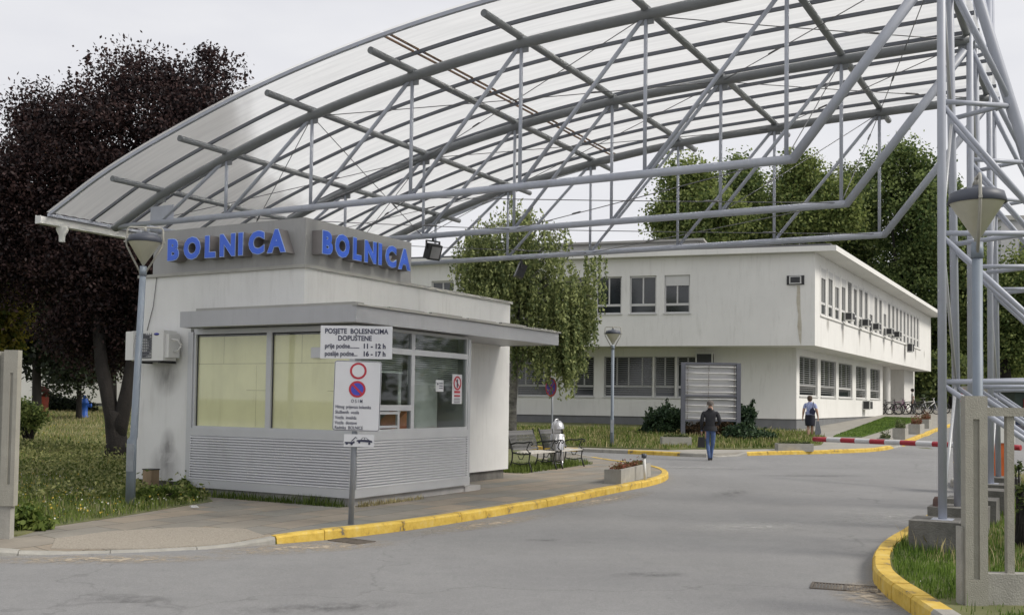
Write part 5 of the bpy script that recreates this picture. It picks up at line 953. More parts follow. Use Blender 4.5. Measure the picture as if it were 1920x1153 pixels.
# ------------------------------------------------------------ grass and weeds
def blades(name, poly, n, hmin, hmax, w, m, hf, kind='stuff', near=None, lean=.45, label=None):
    xs = [p[0] for p in poly]; ys = [p[1] for p in poly]; out = []
    while len(out) < n:
        x = RNG.uniform(min(xs), max(xs), 4000); y = RNG.uniform(min(ys), max(ys), 4000)
        if near: keep = RNG.random(4000) < near(x, y); x, y = x[keep], y[keep]
        for a_, b_ in zip(x, y):
            if inpoly(a_, b_, poly): out.append((a_, b_, hf(a_, b_)))
            if len(out) >= n: break
    P = np.array(out); n = len(P)
    cl = .5 + .5 * np.sin(P[:, 0] * 2.3 + 1.7 * np.sin(P[:, 1] * 1.9)) * np.sin(P[:, 1] * 2.7 + np.sin(P[:, 0] * 1.3)); h = (hmin + (hmax - hmin) * RNG.random(n) ** 1.6 * (.35 + .65 * cl)); ang = RNG.uniform(0, 2 * math.pi, n); ld = RNG.uniform(0, 2 * math.pi, n); lw = lean * h * RNG.random(n)
    ww = w * (.6 + .8 * RNG.random(n)); dx, dy = np.cos(ang) * ww / 2, np.sin(ang) * ww / 2
    A = P + np.stack([dx, dy, np.full(n, -.02)], 1); B = P + np.stack([-dx, -dy, np.full(n, -.02)], 1)
    M1 = P + np.stack([np.cos(ld) * lw * .35 + dx * .7, np.sin(ld) * lw * .35 + dy * .7, h * .6], 1); M2 = P + np.stack([np.cos(ld) * lw * .35 - dx * .7, np.sin(ld) * lw * .35 - dy * .7, h * .6], 1); Tt = P + np.stack([np.cos(ld) * lw, np.sin(ld) * lw, h], 1)
    Vv = np.stack([A, B, M2, Tt, M1], 1).reshape(-1, 3); me = bpy.data.meshes.new(name); me.vertices.add(5 * n); me.vertices.foreach_set('co', Vv.ravel()); me.loops.add(5 * n); me.loops.foreach_set('vertex_index', np.arange(5 * n, dtype=np.int32))
    me.polygons.add(n); me.polygons.foreach_set('loop_start', np.arange(0, 5 * n, 5, dtype=np.int32)); me.polygons.foreach_set('loop_total', np.full(n, 5, dtype=np.int32)); me.update(calc_edges=True); me.materials.append(m); o = bpy.data.objects.new(name, me); COL.objects.link(o); o['kind'] = kind
    tag(o, label, name.replace('_', ' ')); return P, h
M_GR = leafmat('meadow_grass', (.055, .095, .016), (.22, .28, .07), .35, .6, .45)
M_GRD = leafmat('dry_meadow_grass', (.26, .23, .10), (.55, .48, .27), .3, .6, .6)
M_GRV = leafmat('verge_grass', (.055, .11, .018), (.20, .30, .06), .35, .6, .8)
lawn_vis = [(-6.0, 11.7), (-5.6, 11.9), (-5.5, 12.45), (-5.15, 13.4), (-4.85, 14.5), (-4.6, 15.5), (-4.9, 16.5), (-5.75, 18.0), (-5.8, 19.5), (-5.6, 23), (-7, 32), (-13, 46), (-30, 46), (-22, 24), (-12, 14)]
nf = lambda x, y: np.clip(14.0 / np.maximum(y, 1), .02, 1) ** 1.6
P1, h1 = blades('grass', lawn_vis, 105000, .03, .17, .011, M_GR, HL, near=nf, label='tall green meadow grass on the lawn left of the gatehouse')
P2, h2 = blades('grass', lawn_vis, 62000, .03, .20, .010, M_GRD, HL, near=lambda x, y: np.clip((y - 9) / 18, .1, 1), label='dry straw coloured grass mixed into the left lawn')
ver = [(x_, y_) for x_, y_ in inset(RK, -.2) if y_ > 5.5] + [(14, 24), (14, 6)]
ver = [(x_, y_) for x_, y_ in ver]
P3, h3 = blades('grass', ver, 90000, .02, .15, .008, M_GRV, HR, near=lambda x, y: np.where(y < 8.45, .05, np.clip(9.0 / np.maximum(y, 1), .05, 1) ** 1.2) * (x < 11), label='green verge grass round the tower footings at the right')
blades('grass', ver, 9000, .05, .32, .008, M_GRD, HR, near=lambda x, y: (y > 9.5) * .6 * (x > 4.3), label='dry seed stalks in the right verge')
blades('grass', [(x_, y_) for x_, y_ in bed], 30000, .05, .24, .025, M_GR, lambda x, y: H0(x, y) + .14, near=lambda x, y: (y < 43) * 1.0, label='uncut grass on the island bed before the white building')
blades('grass', [(x_, y_) for x_, y_ in bed], 9000, .06, .28, .025, M_GRD, lambda x, y: H0(x, y) + .14, near=lambda x, y: (y < 43) * 1.0, label='dry grass on the island bed before the white building')
blades('grass', tri, 9000, .02, .06, .04, M_GRV, lambda x, y: H0(x, y) + .14, label='short mown grass on the sloping lawn wedge')
# strips of weeds at the foot of the bay and behind the benches
def strip(a, c, w): a, c = np.array(a), np.array(c); d = (c - a) / np.linalg.norm(c - a); nn_ = np.array([-d[1], d[0]]) * w; return [tuple(a - nn_), tuple(c - nn_), tuple(c + nn_), tuple(a + nn_)]
wz = lambda x, y: H0(x, y) + .11
blades('weeds', strip(W(11.88, 9.5)[:2], W(11.86, 12.7)[:2], .09), 1700, .03, .20, .010, M_GR, wz, label='weeds along the foot of the corrugated gatehouse front')
blades('weeds', strip(W(12.0, 9.33)[:2], W(13.6, 9.33)[:2], .05), 500, .03, .16, .010, M_GRD, wz, label='thin dry weeds along the right foot of the gatehouse bay')
blades('weeds', strip((-.2, 22.6), (1.6, 26.4), .55), 6000, .03, .22, .012, M_GR, lambda x, y: H0(x, y) + .115, label='grass tufts growing under and behind the iron benches')
blades('weeds', strip((-2.9, 11.98), (-2.7, 12.0), .05), 90, .03, .10, .010, M_GR, lambda x, y: 0.0, label='tuft at the end of the yellow kerb')
blades('weeds', strip((3.0, 6.9), (4.6, 8.15), .25), 1500, .02, .12, .012, M_GRV, lambda x, y: .12, label='low weeds in front of the right fence post')
def specks(name, P, h, n, size, m, label, sel=None):
    idx = RNG.choice(len(P), n); Q = P[idx].copy(); Q[:, 2] += h[idx] * RNG.uniform(.75, 1.05, n)
    if sel: Q = Q[sel(Q)]
    o = leaf_mesh(name, Q, size, m, elong=1.0); o['kind'] = 'stuff'; tag(o, label, 'wildflowers')
specks('wildflowers', P1, h1, 3800, .024, mat('white_petals', (.62, .62, .56), .6), 'tiny white wildflowers in the near part of the left lawn', lambda Q: Q[:, 1] < 22)
specks('wildflowers', P1, h1, 3600, .028, mat('yellow_petals', (.50, .36, .04), .6), 'yellow wildflowers scattered over the left lawn')
specks('wildflowers', P3, h3, 260, .018, mat('white_petals', (.62, .62, .56), .6), 'tiny white wildflowers in the right verge')
_n = 2600; _x = RNG.uniform(-15, -4.7, _n * 3); _y = RNG.uniform(11.8, 27, _n * 3); _k = np.array([inpoly(p, q, lawn_vis) and (math.sin(p * 1.1 + 2) * math.sin(q * .8) > -.15) for p, q in zip(_x, _y)]); _x, _y = _x[_k][:_n], _y[_k][:_n]
_r = np.repeat(np.arange(len(_x)), 9); _P = np.stack([_x[_r] + RNG.normal(0, .05, len(_r)), _y[_r] + RNG.normal(0, .05, len(_r)), [0.0] * len(_r)], 1); _P[:, 2] = [HL(p, q) for p, q in _P[:, :2]]; _P[:, 2] += RNG.gamma(2.2, .045, len(_r))
o = leaf_mesh('weeds', _P, .042, leafmat('weed_leaves', (.09, .12, .03), (.36, .37, .15), .35, 1.0, .6)); o['kind'] = 'stuff'; tag(o, 'broad leaved weeds scattered through the left lawn', 'weeds')
# ------------------------------------------------------------ trees
def pb(px, py, rx, ry, d, dd=.0, rd=None):
    s = F_PX / d; hz = 750.5 + (px - 960) * .0133; return (((px - 960) / s, d + dd, 1.7 + (hz - py) / s), (rx / s, rd or (rx + ry) / 2 / s, ry / s))
M_PLUM = leafmat('plum_leaves', (.016, .011, .013), (.060, .034, .032), .22, .9, .9)
M_GREEN1 = leafmat('plane_leaves', (.075, .115, .034), (.31, .36, .12), .5, .75, .16)
M_GREEN3 = leafmat('plane_leaves_cool', (.06, .10, .034), (.25, .31, .11), .5, .75, .2)
M_GREEN2 = leafmat('plane_leaves_dark', (.05, .08, .028), (.21, .25, .08), .3, .7, .2)
M_BIRCH = leafmat('birch_leaves', (.10, .135, .052), (.37, .41, .17), .4, .8, .5)
M_DARKG = leafmat('dark_back_leaves', (.008, .013, .008), (.028, .04, .020), .25, .8, .5)
M_WILLOW = leafmat('grey_green_leaves', (.04, .055, .035), (.11, .13, .08), .35, .6, .6)
M_YG = leafmat('yellow_green_leaves', (.06, .08, .012), (.26, .22, .04), .35, .9, .8)
M_JUN = leafmat('juniper_needles', (.015, .035, .018), (.06, .10, .045), .2, .7, 1.0)
D = 24.0
blobs = [pb(70, 330, 110, 120, D, .3), pb(200, 260, 130, 130, D, .2), pb(350, 240, 95, 110, D, 0), pb(320, 360, 150, 120, D, .3), pb(90, 470, 130, 110, D, .4), pb(250, 470, 160, 120, D, .4), pb(400, 400, 110, 110, D, .4), pb(150, 590, 90, 60, D, .5), pb(290, 590, 100, 60, D, .8), pb(-60, 420, 110, 150, D, .4), pb(200, 640, 100, 45, D, 1.2), pb(110, 640, 70, 40, D, .8), pb(215, 120, 45, 40, D, .2), pb(370, 130, 45, 45, D, .2), pb(60, 215, 60, 45, D, .2), pb(300, 150, 40, 30, D, .2)]
def sp(px, py, hh, ww, n): s = F_PX / D; return ((px - 960) / s, D + RNG.normal(0, .6), 1.7 + (741 - py) / s, hh, ww, n)
spires = [sp(215, 150, 1.0, .16, 420), sp(240, 140, .75, .14, 260), sp(175, 180, 1.1, .2, 450), sp(325, 150, 1.15, .2, 600), sp(372, 140, 1.2, .12, 380), sp(415, 170, 1.3, .13, 380), sp(395, 170, 1.0, .25, 500), sp(455, 180, .85, .12, 160), sp(120, 200, .9, .22, 420), sp(85, 230, 1.1, .16, 300), sp(25, 260, 1.0, .25, 420), sp(275, 165, .75, .16, 300), sp(350, 160, .9, .25, 500), sp(60, 240, .6, .25, 300)]
T = tree('plum_tree', 'large dark purple leaved tree standing in the lawn left of the gatehouse', (-9.2, 24.0, .25), (1.1, .25, .21), blobs, 1000, 235, .056, M_PLUM, clump=.27, spires=spires, limbs=0, shell=.25)
b = MB(); s_ = F_PX / D
b.tube([(-9.22, 24, .45), (-9.30, 24, 1.15), (-9.45, 24.0, 1.8), (-9.62, 24.05, 2.4), (-9.75, 24.1, 3.4), (-10.1, 24.2, 4.8)], [.16, .185, .165, .15, .13, .07], 12); b.tube([(-9.18, 24, .45), (-9.10, 24, 1.15), (-8.98, 24.0, 1.8), (-8.9, 24.05, 2.5), (-8.75, 24.1, 3.4), (-8.5, 24.2, 4.8)], [.16, .18, .155, .14, .12, .06], 12)
for k_ in range(16):
    s0_ = np.array([-9.9, 24.1, 4.0] if k_ % 2 else [-8.65, 24.15, 4.0]) + [0, 0, -.6 + k_ * .1]; tgt = np.array(blobs[k_ % len(blobs)][0]) + RNG.normal(0, .3, 3)
    if tgt[2] < 3.6: tgt[2] = 4.2
    b.tube([s0_, (s0_ + tgt) / 2 + RNG.normal(0, .15, 3), tgt], [.075, .045, .012], 6)
T.part('fork', b, M_BARK)
# weeping birch
D = 31.0
T = Thing('birch_tree', 'weeping birch with hanging branches between the gatehouse and the white building', 'tree', (.0, 31.6, .2), frame='world'); b = MB()
tr_ = [(.03, 31.6, 0), (.03, 31.6, 1.5), (.1, 31.55, 3.2), (.3, 31.5, 5.0), (.45, 31.4, 6.6), (.5, 31.4, 7.6)]; b.tube(tr_, [.16, .13, .12, .09, .05, .02], 10)
starts = []
blobs = [pb(955, 440, 70, 65, D), pb(1020, 430, 60, 40, D), pb(930, 500, 85, 50, D), pb(1030, 500, 90, 50, D), pb(1085, 545, 50, 60, D), pb(990, 560, 110, 50, D), pb(900, 480, 40, 60, D), pb(1060, 600, 65, 45, D), pb(985, 410, 30, 35, D)]
cl = blob_clumps(blobs, 235, .25)
for c in cl[:70]:
    z0_ = max(2.2, min(6.8, c[2] - RNG.uniform(.3, 1.6))); q = np.interp(z0_, [p[2] for p in tr_], [p[0] for p in tr_]); s = np.array([q, 31.5, z0_]); mid = (s + c) / 2 + [0, 0, .35]; b.tube([s, mid, c], [.045, .028, .008], 6)
T.part('trunk', b, M_BIRCHB); P = []; tw = MB()
for c in cl:
    for k in range(RNG.integers(5, 9)):
        o_ = c + RNG.normal(0, .16, 3); ln = RNG.uniform(.4, 1.5) * (1.25 if c[2] < 5.2 else .8); n = int(ln * 31); t = RNG.random(n); dr = RNG.normal(0, .12, 2)
        P.append(np.stack([o_[0] + dr[0] * t + RNG.normal(0, .035, n), o_[1] + dr[1] * t + RNG.normal(0, .035, n), o_[2] - ln * t], 1))
# low hanging tails seen left and right
for px, py0, py1, n_ in ((1080, 600, 715, 26), (1100, 590, 700, 26), (1060, 620, 690, 20), (1120, 560, 640, 16), (1015, 620, 680, 10), (980, 640, 700, 12), (1085, 640, 735, 14), (1125, 480, 600, 12)):
    for k in range(n_):
        s = F_PX / D; x0 = (px + RNG.normal(0, 9) - 960) / s; y0 = D + RNG.normal(0, .3); z_ = 1.7 + (752 - py0 + RNG.normal(0, 12)) / s; ln = (py1 - py0) / s * RNG.uniform(.6, 1.1); n = int(ln * 55); t = RNG.random(n); P.append(np.stack([x0 + RNG.normal(0, .03, n), y0 + RNG.normal(0, .03, n), z_ - ln * t], 1))
leaf_mesh('crown', np.concatenate(P) + np.array([-.28, 0, 0]), .062, M_BIRCH, T.e, (.0, 31.6, .2), droop=.6, elong=1.7)
# big planes behind the building
for i, (lab, D, bl_, m_, n_) in enumerate((
        ('leafy green plane tree behind the roof, leftmost of the background row', 84, [(1272, 385, 42, 55), (1308, 340, 28, 40), (1276, 325, 20, 28), (1270, 430, 46, 50), (1330, 430, 50, 55), (1325, 370, 25, 35)], M_GREEN1, 170),
        ('bushy green tree behind the flat roof, second from the left of the row', 88, [(1390, 330, 30, 40), (1415, 370, 40, 45), (1400, 440, 70, 60), (1365, 375, 35, 45)], M_GREEN3, 170),
        ('light green tree in the middle of the background row behind the roof', 83, [(1495, 325, 32, 45), (1520, 355, 40, 40), (1490, 420, 65, 60), (1548, 400, 40, 60), (1470, 370, 28, 35)], M_GREEN1, 170),
        ('darker rounded tree between the two lighter tall trees of the background row', 92, [(1588, 355, 32, 45), (1612, 375, 32, 40), (1610, 450, 65, 75), (1570, 460, 55, 60)], M_GREEN2, 170),
        ('tallest broad plane tree in the row, its top left of the tower tubes', 82, [(1700, 310, 34, 48), (1735, 330, 36, 45), (1690, 390, 65, 70), (1655, 335, 28, 45), (1745, 430, 60, 100), (1730, 540, 75, 95), (1775, 360, 22, 40)], M_GREEN3, 260),
        ('dark dense tree seen between the tower tubes', 88, [(1790, 450, 55, 105), (1800, 560, 60, 110), (1780, 660, 60, 70), (1760, 600, 50, 90)], M_GREEN2, 230),
        ('bright green tree behind the lamp head at the right edge', 80, [(1885, 560, 60, 70), (1850, 600, 60, 110), (1900, 640, 60, 80), (1840, 480, 25, 90), (1930, 560, 60, 90)], M_GREEN1, 230))):
    bb = [pb(*q, D, RNG.normal(0, .8)) for q in bl_]; gx_ = bb[0][0][0]; zb_ = 1.5
    tree('plane_tree', lab, (gx_, D, zb_), (7.0, .45, .3), bb, int(n_ * 1.08), 165, .20, m_, clump=.60, group='tall trees behind the white building', limbs=8, shell=.3, elong=1.3)
tree('conifer', 'dark spreading conifer above the parked bicycles', (27.5, 74, 1.3), (3.0, .2, .15), [pb(1752, 715, 40, 22, 74), pb(1785, 700, 35, 30, 74), pb(1735, 690, 25, 25, 74)], 80, 90, .2, M_GREEN2, clump=.4, limbs=5)
# left background
def ltree(name, lab, D, bl_, m_, n_, per, sz, clump, trunk=(3.0, .16, .12)):
    bb = [pb(*q, D, 0) for q in bl_]; x_ = bb[0][0][0]; tree(name, lab, (x_, D, H0(x_, D)), trunk, bb, n_, per, sz, m_, clump=clump, group='trees beyond the left lawn', limbs=6, shell=.2)
ltree('background_tree', 'black green tree filling the gap left of the plum trunk', 36, [(70, 560, 90, 110), (120, 640, 50, 60), (10, 500, 70, 130), (170, 520, 90, 90)], M_DARKG, 260, 90, .14, .4)
ltree('background_tree', 'tall dark tree far behind the plum crown', 44, [(210, 500, 110, 130), (110, 460, 100, 120), (60, 640, 45, 70), (250, 600, 60, 70)], M_DARKG, 230, 80, .2, .5, (4.0, .2, .15))
ltree('willow_tree', 'soft grey green weeping tree before the far clinic wall', 39, [(150, 690, 45, 38), (185, 665, 40, 40), (120, 700, 35, 30)], M_WILLOW, 90, 90, .09, .3, (2.0, .1, .07))
ltree('maple_tree', 'yellow green tree top cut by the left edge above the gate post', 26, [(-10, 610, 42, 50), (5, 570, 25, 28)], M_YG, 80, 100, .09, .22, (2.5, .12, .08))
def shrub(name, lab, D, bl_, m_, n_, per, sz, clump, spk=0, elong=2.0, grp=None):
    bb = [pb(*q, D, 0) for q in bl_]; x_ = bb[0][0][0]; g_ = H0(x_, D) + .1; T = Thing(name, lab, 'shrub', (x_, D, g_), frame='world', group=grp); b = MB(); cl_ = blob_clumps(bb, n_, .2); cl_[:, 2] = np.maximum(cl_[:, 2], g_ + .08)
    for c in cl_[:: max(1, n_ // 14)]: b.tube([(x_ + RNG.normal(0, .05), D, g_ - .1), (np.array([x_, D, g_]) + c) / 2 + [0, 0, .05], c], [.03, .02, .006], 5)
    T.part('stem', b, M_BARK); cnt = RNG.poisson(per, n_); rep = np.repeat(np.arange(n_), cnt); P = cl_[rep] + RNG.normal(size=(len(rep), 3)) * clump
    if spk:
        e = []
        for c in cl_[::4]:
            d = c - np.array([x_, D, g_]); d = d / np.linalg.norm(d) + [0, 0, .25]; t = RNG.random(40); e.append(c + d * (t[:, None] * spk) + RNG.normal(0, .03, (40, 3)))
        P = np.concatenate([P] + e)
    leaf_mesh('foliage', P, sz, m_, T.e, (x_, D, g_), elong=elong)
shrub('garden_shrub', 'rounded green shrub on the lawn right behind the left gate post', 28, [(58, 784, 30, 18), (35, 776, 25, 24)], M_YG if False else M_GREEN1, 60, 110, .05, .09)
shrub('hedge', 'low dark hedge in the shade between the hydrants', 45, [(110, 765, 35, 16), (150, 767, 30, 14)], M_DARKG, 60, 90, .09, .15)
shrub('juniper', 'tall dark juniper left of the empty notice frame', 39.2, [(1235, 800, 26, 26), (1255, 785, 22, 22), (1225, 815, 22, 12)], M_JUN, 70, 120, .07, .10, .35)
shrub('juniper', 'pointed dark juniper right behind the notice frame post', 39.6, [(1398, 775, 18, 22), (1392, 795, 20, 30)], M_JUN, 50, 120, .07, .09, .4)
shrub('juniper', 'low spreading blue green juniper right of the notice frame', 37.0, [(1405, 822, 40, 16), (1435, 828, 26, 10), (1380, 815, 20, 18)], M_JUN, 80, 120, .07, .10, .25)
shrub('barberry', 'reddish brown shrub under the empty notice frame', 38.9, [(1320, 808, 36, 12), (1352, 805, 20, 14), (1298, 812, 20, 14)], leafmat('reddish_brown_leaves', (.03, .025, .014), (.14, .09, .05), .3, .8, 1.0), 60, 110, .06, .10)
shrub('weed', 'spindly weed climbing the left corner of the gatehouse bay', 16.6, [(352, 905, 10, 12), (347, 925, 14, 10)], M_GREEN1, 20, 26, .035, .035)
shrub('weed', 'bushy weed patch in front of the left gate post base', 12.1, [(55, 975, 30, 16), (35, 985, 20, 10), (80, 985, 20, 8)], M_GR, 40, 60, .05, .04)
shrub('weed', 'small leafy weed below the tall leaning lamp', 15.6, [(300, 925, 40, 10), (350, 930, 22, 12)], M_GR, 40, 40, .045, .045)
shrub('thistle', 'tall dark thistle like weed behind the right fence', 11.5, [(1912, 890, 4, 40), (1915, 930, 7, 30)], M_GREEN2, 9, 26, .03, .03)

b = MB(); WP = []
for k in range(260):
    a_ = RNG.uniform(-.95, 1.15); d_ = RNG.uniform(105, 125); WP.append((math.sin(a_) * d_, math.cos(a_) * d_ if abs(a_) < 1.2 else 20, RNG.uniform(1.5, 8.0)))
WP = np.array(WP); rep_ = np.repeat(np.arange(len(WP)), 110); PP_ = WP[rep_] + RNG.normal(size=(len(rep_), 3)) * np.array([3.2, 2.5, 1.9]); PP_[:, 2] = np.maximum(PP_[:, 2], .8)
o = leaf_mesh('woodland', PP_, .9, M_GREEN2, elong=1.2); o['kind'] = 'stuff'; tag(o, 'far belt of dark green woodland along the horizon', 'woodland')
# ------------------------------------------------------------ people
def skin_mesh(nodes, edges, sub=2):
    me = bpy.data.meshes.new('tmp'); me.from_pydata([n_[0] for n_ in nodes], edges, []); o = bpy.data.objects.new('tmp', me); COL.objects.link(o)
    md = o.modifiers.new('s', 'SKIN'); md.branch_smoothing = .6; md.use_smooth_shade = True
    for i, n_ in enumerate(nodes): r_ = n_[1]; me.skin_vertices[0].data[i].radius = r_ if hasattr(r_, '__len__') else (r_, r_)
    me.skin_vertices[0].data[0].use_root = True; o.modifiers.new('b', 'SUBSURF').levels = sub; o.modifiers['b'].render_levels = sub
    dg = bpy.context.evaluated_depsgraph_get(); r_ = bpy.data.meshes.new_from_object(o.evaluated_get(dg)); bpy.data.objects.remove(o); bpy.data.meshes.remove(me); return r_
def person(label, loc, rotz, J, mats, region, name='person'):
    """J: joints in metres, figure faces +y; region(c) picks the material of a face"""
    root = bpy.data.objects.new(name, None); COL.objects.link(root); root.location = loc; root.rotation_euler = (0, 0, rotz); tag(root, label, 'person')
    N = []; E = []; ix = {}
    def nd(k, p, r_): ix[k] = len(N); N.append((p, r_)); return ix[k]
    def ch(*ks):
        for a_, c_ in zip(ks[:-1], ks[1:]): E.append((ix[a_], ix[c_]))
    for k, (p, r_) in J.items(): nd(k, p, r_)
    ch('pelvis', 'waist', 'chest', 'neck', 'head', 'crown'); ch('head', 'nose')
    for s in 'LR': ch('pelvis', 'hip' + s, 'knee' + s, 'calf' + s, 'ankle' + s, 'toe' + s); ch('chest', 'sh' + s, 'el' + s, 'wr' + s, 'palm' + s)
    for s in 'LR':
        base = np.array(J['palm' + s][0]); 
        for i, (dx, dl) in enumerate(((-.028, .055), (-.010, .068), (.010, .064), (.028, .05))):
            k1, k2 = f'f{s}{i}a', f'f{s}{i}b'; nd(k1, tuple(base + [dx * .35, dx, -.04]), .009); nd(k2, tuple(base + [dx * .2 + (.012 if s == 'L' else -.012), dx, -.04 - dl]), .007); E.append((ix['palm' + s], ix[k1])); E.append((ix[k1], ix[k2]))
        kt = f't{s}'; nd(kt, tuple(base + [.0, .04, -.03]), .009); E.append((ix['wr' + s], ix[kt]))
    me = skin_mesh(N, E)
    for m in mats: me.materials.append(m)
    for p in me.polygons: p.material_index = region(p.center); p.use_smooth = True
    me.name = 'body'; o = bpy.data.objects.new('body', me); COL.objects.link(o); o.parent = root; return root
def child(root, name, mb, m):
    o = make(name, mb, m, root); return o
M_JACK = mat('black_jacket', (.012, .013, .017), .8, var=.25, scale=9); M_JEAN = mat('blue_jeans', (.07, .115, .24), .85, var=.25, scale=10); M_SHOE = mat('dark_shoe', (.03, .028, .028), .6)
JM = {'pelvis': ((0, 0, .93), (.155, .11)), 'waist': ((0, 0, 1.08), (.155, .11)), 'chest': ((0, .02, 1.33), (.185, .12)), 'neck': ((0, .02, 1.49), .058), 'head': ((0, .04, 1.60), (.078, .09)), 'crown': ((0, .035, 1.685), (.072, .085)), 'nose': ((0, .135, 1.60), .012),
      'hipL': ((-.085, .0, .86), .095), 'kneeL': ((-.07, .06, .50), .062), 'calfL': ((-.05, .0, .34), .058), 'ankleL': ((-.02, -.05, .10), .042), 'toeL': ((-.03, .10, .04), .036),
      'hipR': ((.085, .0, .86), .095), 'kneeR': ((.075, .06, .50), .064), 'calfR': ((.05, .10, .34), .058), 'ankleR': ((.03, .12, .09), .042), 'toeR': ((.04, .28, .035), .036),
      'shL': ((-.19, .02, 1.39), .075), 'elL': ((-.245, -.02, 1.10), .058), 'wrL': ((-.235, .05, .86), .040), 'palmL': ((-.235, .07, .80), .034),
      'shR': ((.19, .02, 1.39), .075), 'elR': ((.27, -.03, 1.13), .060), 'wrR': ((.22, .16, 1.03), .042), 'palmR': ((.17, .23, 1.03), .034)}
def regM(c):
    if c.z > 1.475 and abs(c.x) < .12: return 0
    if abs(c.x) > .12 and c.z < .85 and c.x < 0: return 0
    if c.x > .05 and c.y > .20 and .9 < c.z < 1.1: return 0
    if c.z < .085: return 3
    return 1 if c.z > .87 else 2
man = person('man walking away on the road in a black jacket and blue jeans', (5.70, 29.45, H0(5.7, 29.45) + .0), -.19, JM, [M_SKIN, M_JACK, M_JEAN, M_SHOE], regM)
b = MB(); b.lathe([(.088, 0), (.098, .05), (.090, .10), (.055, .135), (0, .145)], (0, .026, 1.592), 20); b.v = [(x, .026 + (y - .026) * 1.08 - .005, z) for x, y, z in b.v if True]; child(man, 'hair', b, mat('short_grey_hair', (.12, .105, .095), .9, var=.3, scale=30))
for q in (-1, 1): b = MB(); b.lathe([(0, 0), (.018, .004), (.028, .01), (.012, .02), (0, .02)], (q * .083, .035, 1.60), 10, axis=(q, 0, 0)); child(man, 'ear', b, M_SKIN)
b = MB(); b.lathe([(.20, .86), (.195, .92), (.17, 1.0)], (0, 0, 0), 22); b.v = [(x, y * .70, z) for x, y, z in b.v]; child(man, 'jacket_hem', b, M_JACK)
b = MB(); b.lathe([(.075, 1.462), (.068, 1.50), (.062, 1.515)], (0, .02, 0), 16); child(man, 'collar', b, M_JACK)
T = Thing('handbag', 'black bag hanging from the left hand of the walking man', 'bag', (5.70 - .235, 29.53, H0(5.7, 29.45) + .36), -.19); b = MB(); b.prism([(-.11, .0), (.11, .0), (.09, .30), (-.09, .30)], (0, -.05, .02), (1, 0, 0), (0, 0, 1), (0, .10, 0)); T.part('pouch', b, M_BLACK); b = MB(); b.tube([(-.06, 0, .31), (-.03, 0, .40), (.03, 0, .40), (.06, 0, .31)], .009, 6); T.part('handle', b, M_BLACK)
M_BLOUSE = mat('blue_patterned_blouse', (.13, .17, .42), .8, col2=(.48, .52, .68), scale=26); M_SKIRT = mat('navy_skirt', (.010, .011, .022), .8)
JW = {'pelvis': ((0, 0, .88), (.165, .125)), 'waist': ((0, 0, 1.03), (.155, .12)), 'chest': ((0, .02, 1.23), (.175, .125)), 'neck': ((.0, .02, 1.375), .05), 'head': ((-.01, .045, 1.47), (.074, .085)), 'crown': ((-.015, .04, 1.545), (.068, .08)), 'nose': ((-.01, .135, 1.47), .011),
      'hipL': ((-.085, 0, .80), .10), 'kneeL': ((-.07, .03, .46), .060), 'calfL': ((-.06, -.03, .32), .058), 'ankleL': ((-.05, -.08, .10), .036), 'toeL': ((-.05, .05, .035), .032),
      'hipR': ((.085, 0, .80), .10), 'kneeR': ((.07, .05, .46), .060), 'calfR': ((.07, .08, .30), .058), 'ankleR': ((.075, .10, .09), .036), 'toeR': ((.08, .24, .032), .032),
      'shL': ((-.175, .02, 1.285), .072), 'elL': ((-.235, -.02, 1.02), .050), 'wrL': ((-.265, .02, .80), .034), 'palmL': ((-.27, .03, .745), .030),
      'shR': ((.175, .02, 1.285), .072), 'elR': ((.245, -.02, 1.02), .050), 'wrR': ((.285, .03, .80), .034), 'palmR': ((.29, .04, .745), .030)}
def regW(c):
    if c.z > 1.365 and abs(c.x) < .12: return 0
    if abs(c.x) > .165 and c.z < 1.12: return 0
    if c.z < .045: return 3
    return 1 if c.z > .80 else 0
wm = person('woman walking up the pavement in a blue patterned blouse and dark skirt', (11.22, 38.6, H0(11.22, 38.6) + .11), -.35, JW, [M_SKIN, M_BLOUSE, M_SKIRT, M_SHOE], regW)
b = MB(); b.lathe([(.165, .92), (.185, .82), (.19, .65), (.175, .50), (.17, .47), (.15, .49)], (0, .01, 0), 24); b.v = [(x, y * .82, z) for x, y, z in b.v]; child(wm, 'skirt', b, M_SKIRT)
b = MB(); b.lathe([(.165, .86), (.178, .90), (.17, 1.0)], (0, .005, 0), 22); b.v = [(x, y * .80, z) for x, y, z in b.v]; child(wm, 'blouse_hem', b, M_BLOUSE)
b = MB(); b.lathe([(.0, -.055), (.07, -.05), (.092, 0), (.098, .06), (.085, .115), (.045, .145), (0, .15)], (-.012, .02, 1.455), 20); child(wm, 'hair', b, mat('short_brown_hair', (.075, .05, .035), .9, var=.35, scale=30))
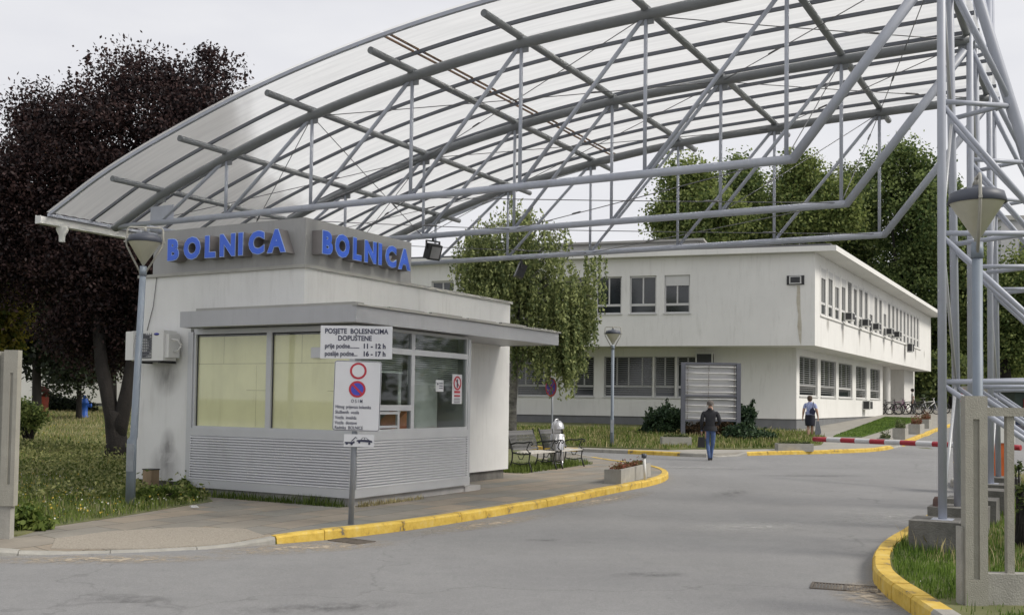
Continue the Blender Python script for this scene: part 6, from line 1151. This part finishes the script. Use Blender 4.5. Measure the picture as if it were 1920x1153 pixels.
T = Thing('shoulder_bag', 'dark blue bag slung across the back of the woman', 'bag', (11.22, 38.6, H0(11.22, 38.6) + .11), -.35); b = MB(); b.prism([(0, .92), (.16, .88), (.19, 1.02), (.10, 1.16), (.0, 1.10), (-.03, 1.0)], (0.02, -.15, 0), (1, 0, 0), (0, 0, 1), (0, -.09, 0)); T.part('pouch', b, mat('dark_blue_bag', (.012, .014, .05), .6)); b = MB(); b.tube([(.10, -.16, 1.12), (.13, -.10, 1.30), (.11, .02, 1.36), (.14, .12, 1.28)], .014, 6); T.part('strap', b, mat('dark_blue_bag', (.012, .014, .05), .6))
T = Thing('carrier_bag', 'grey plastic carrier bag in the right hand of the woman', 'bag', (11.22 + .29, 38.54, H0(11.22, 38.6) + .18), -.35); b = MB(); b.prism([(-.07, .52), (.03, .52), (.11, .10), (.07, .0), (-.11, .0), (-.12, .12)], (0, -.04, .06), (1, 0, 0), (0, 0, 1), (0, .08, 0)); T.part('sack', b, mat('grey_plastic', (.20, .21, .24), .4, var=.15, scale=12))
p0 = rayh(1714, 777, .11); JP = dict(JW); sc_ = [M_SKIN, mat('white_shirt', (.62, .62, .60), .8), mat('grey_trousers', (.10, .10, .11), .8), M_SHOE]
pp = person('person in a white shirt standing among the parked bicycles', (p0[0], p0[1] + .2, bz(*p0)), 1.3, JP, sc_, lambda c: 0 if (c.z > 1.365 and abs(c.x) < .12) or (abs(c.x) > .165 and c.z < 1.12) else (1 if c.z > .85 else (2 if c.z > .06 else 3)))
b = MB(); b.lathe([(.0, -.055), (.07, -.05), (.092, 0), (.098, .06), (.085, .115), (.045, .145), (0, .15)], (-.012, .02, 1.455), 16); child(pp, 'hair', b, mat('dark_hair', (.02, .018, .016), .9))

b = MB(); P_ = RNG.normal(0, .035, (14, 3)); P_[:, 2] = np.abs(P_[:, 2]) * .7
for i in range(12): b.add([tuple(P_[i]), tuple(P_[(i + 1) % 14]), tuple(P_[(i + 5) % 14])], [(0, 1, 2)])
single('crumpled_paper', b, mat('white_paper', (.62, .62, .62), .8), 'crumpled white paper lying on the slabs at the corner of the grass', 'litter', origin=(-4.45, 14.55, .13))
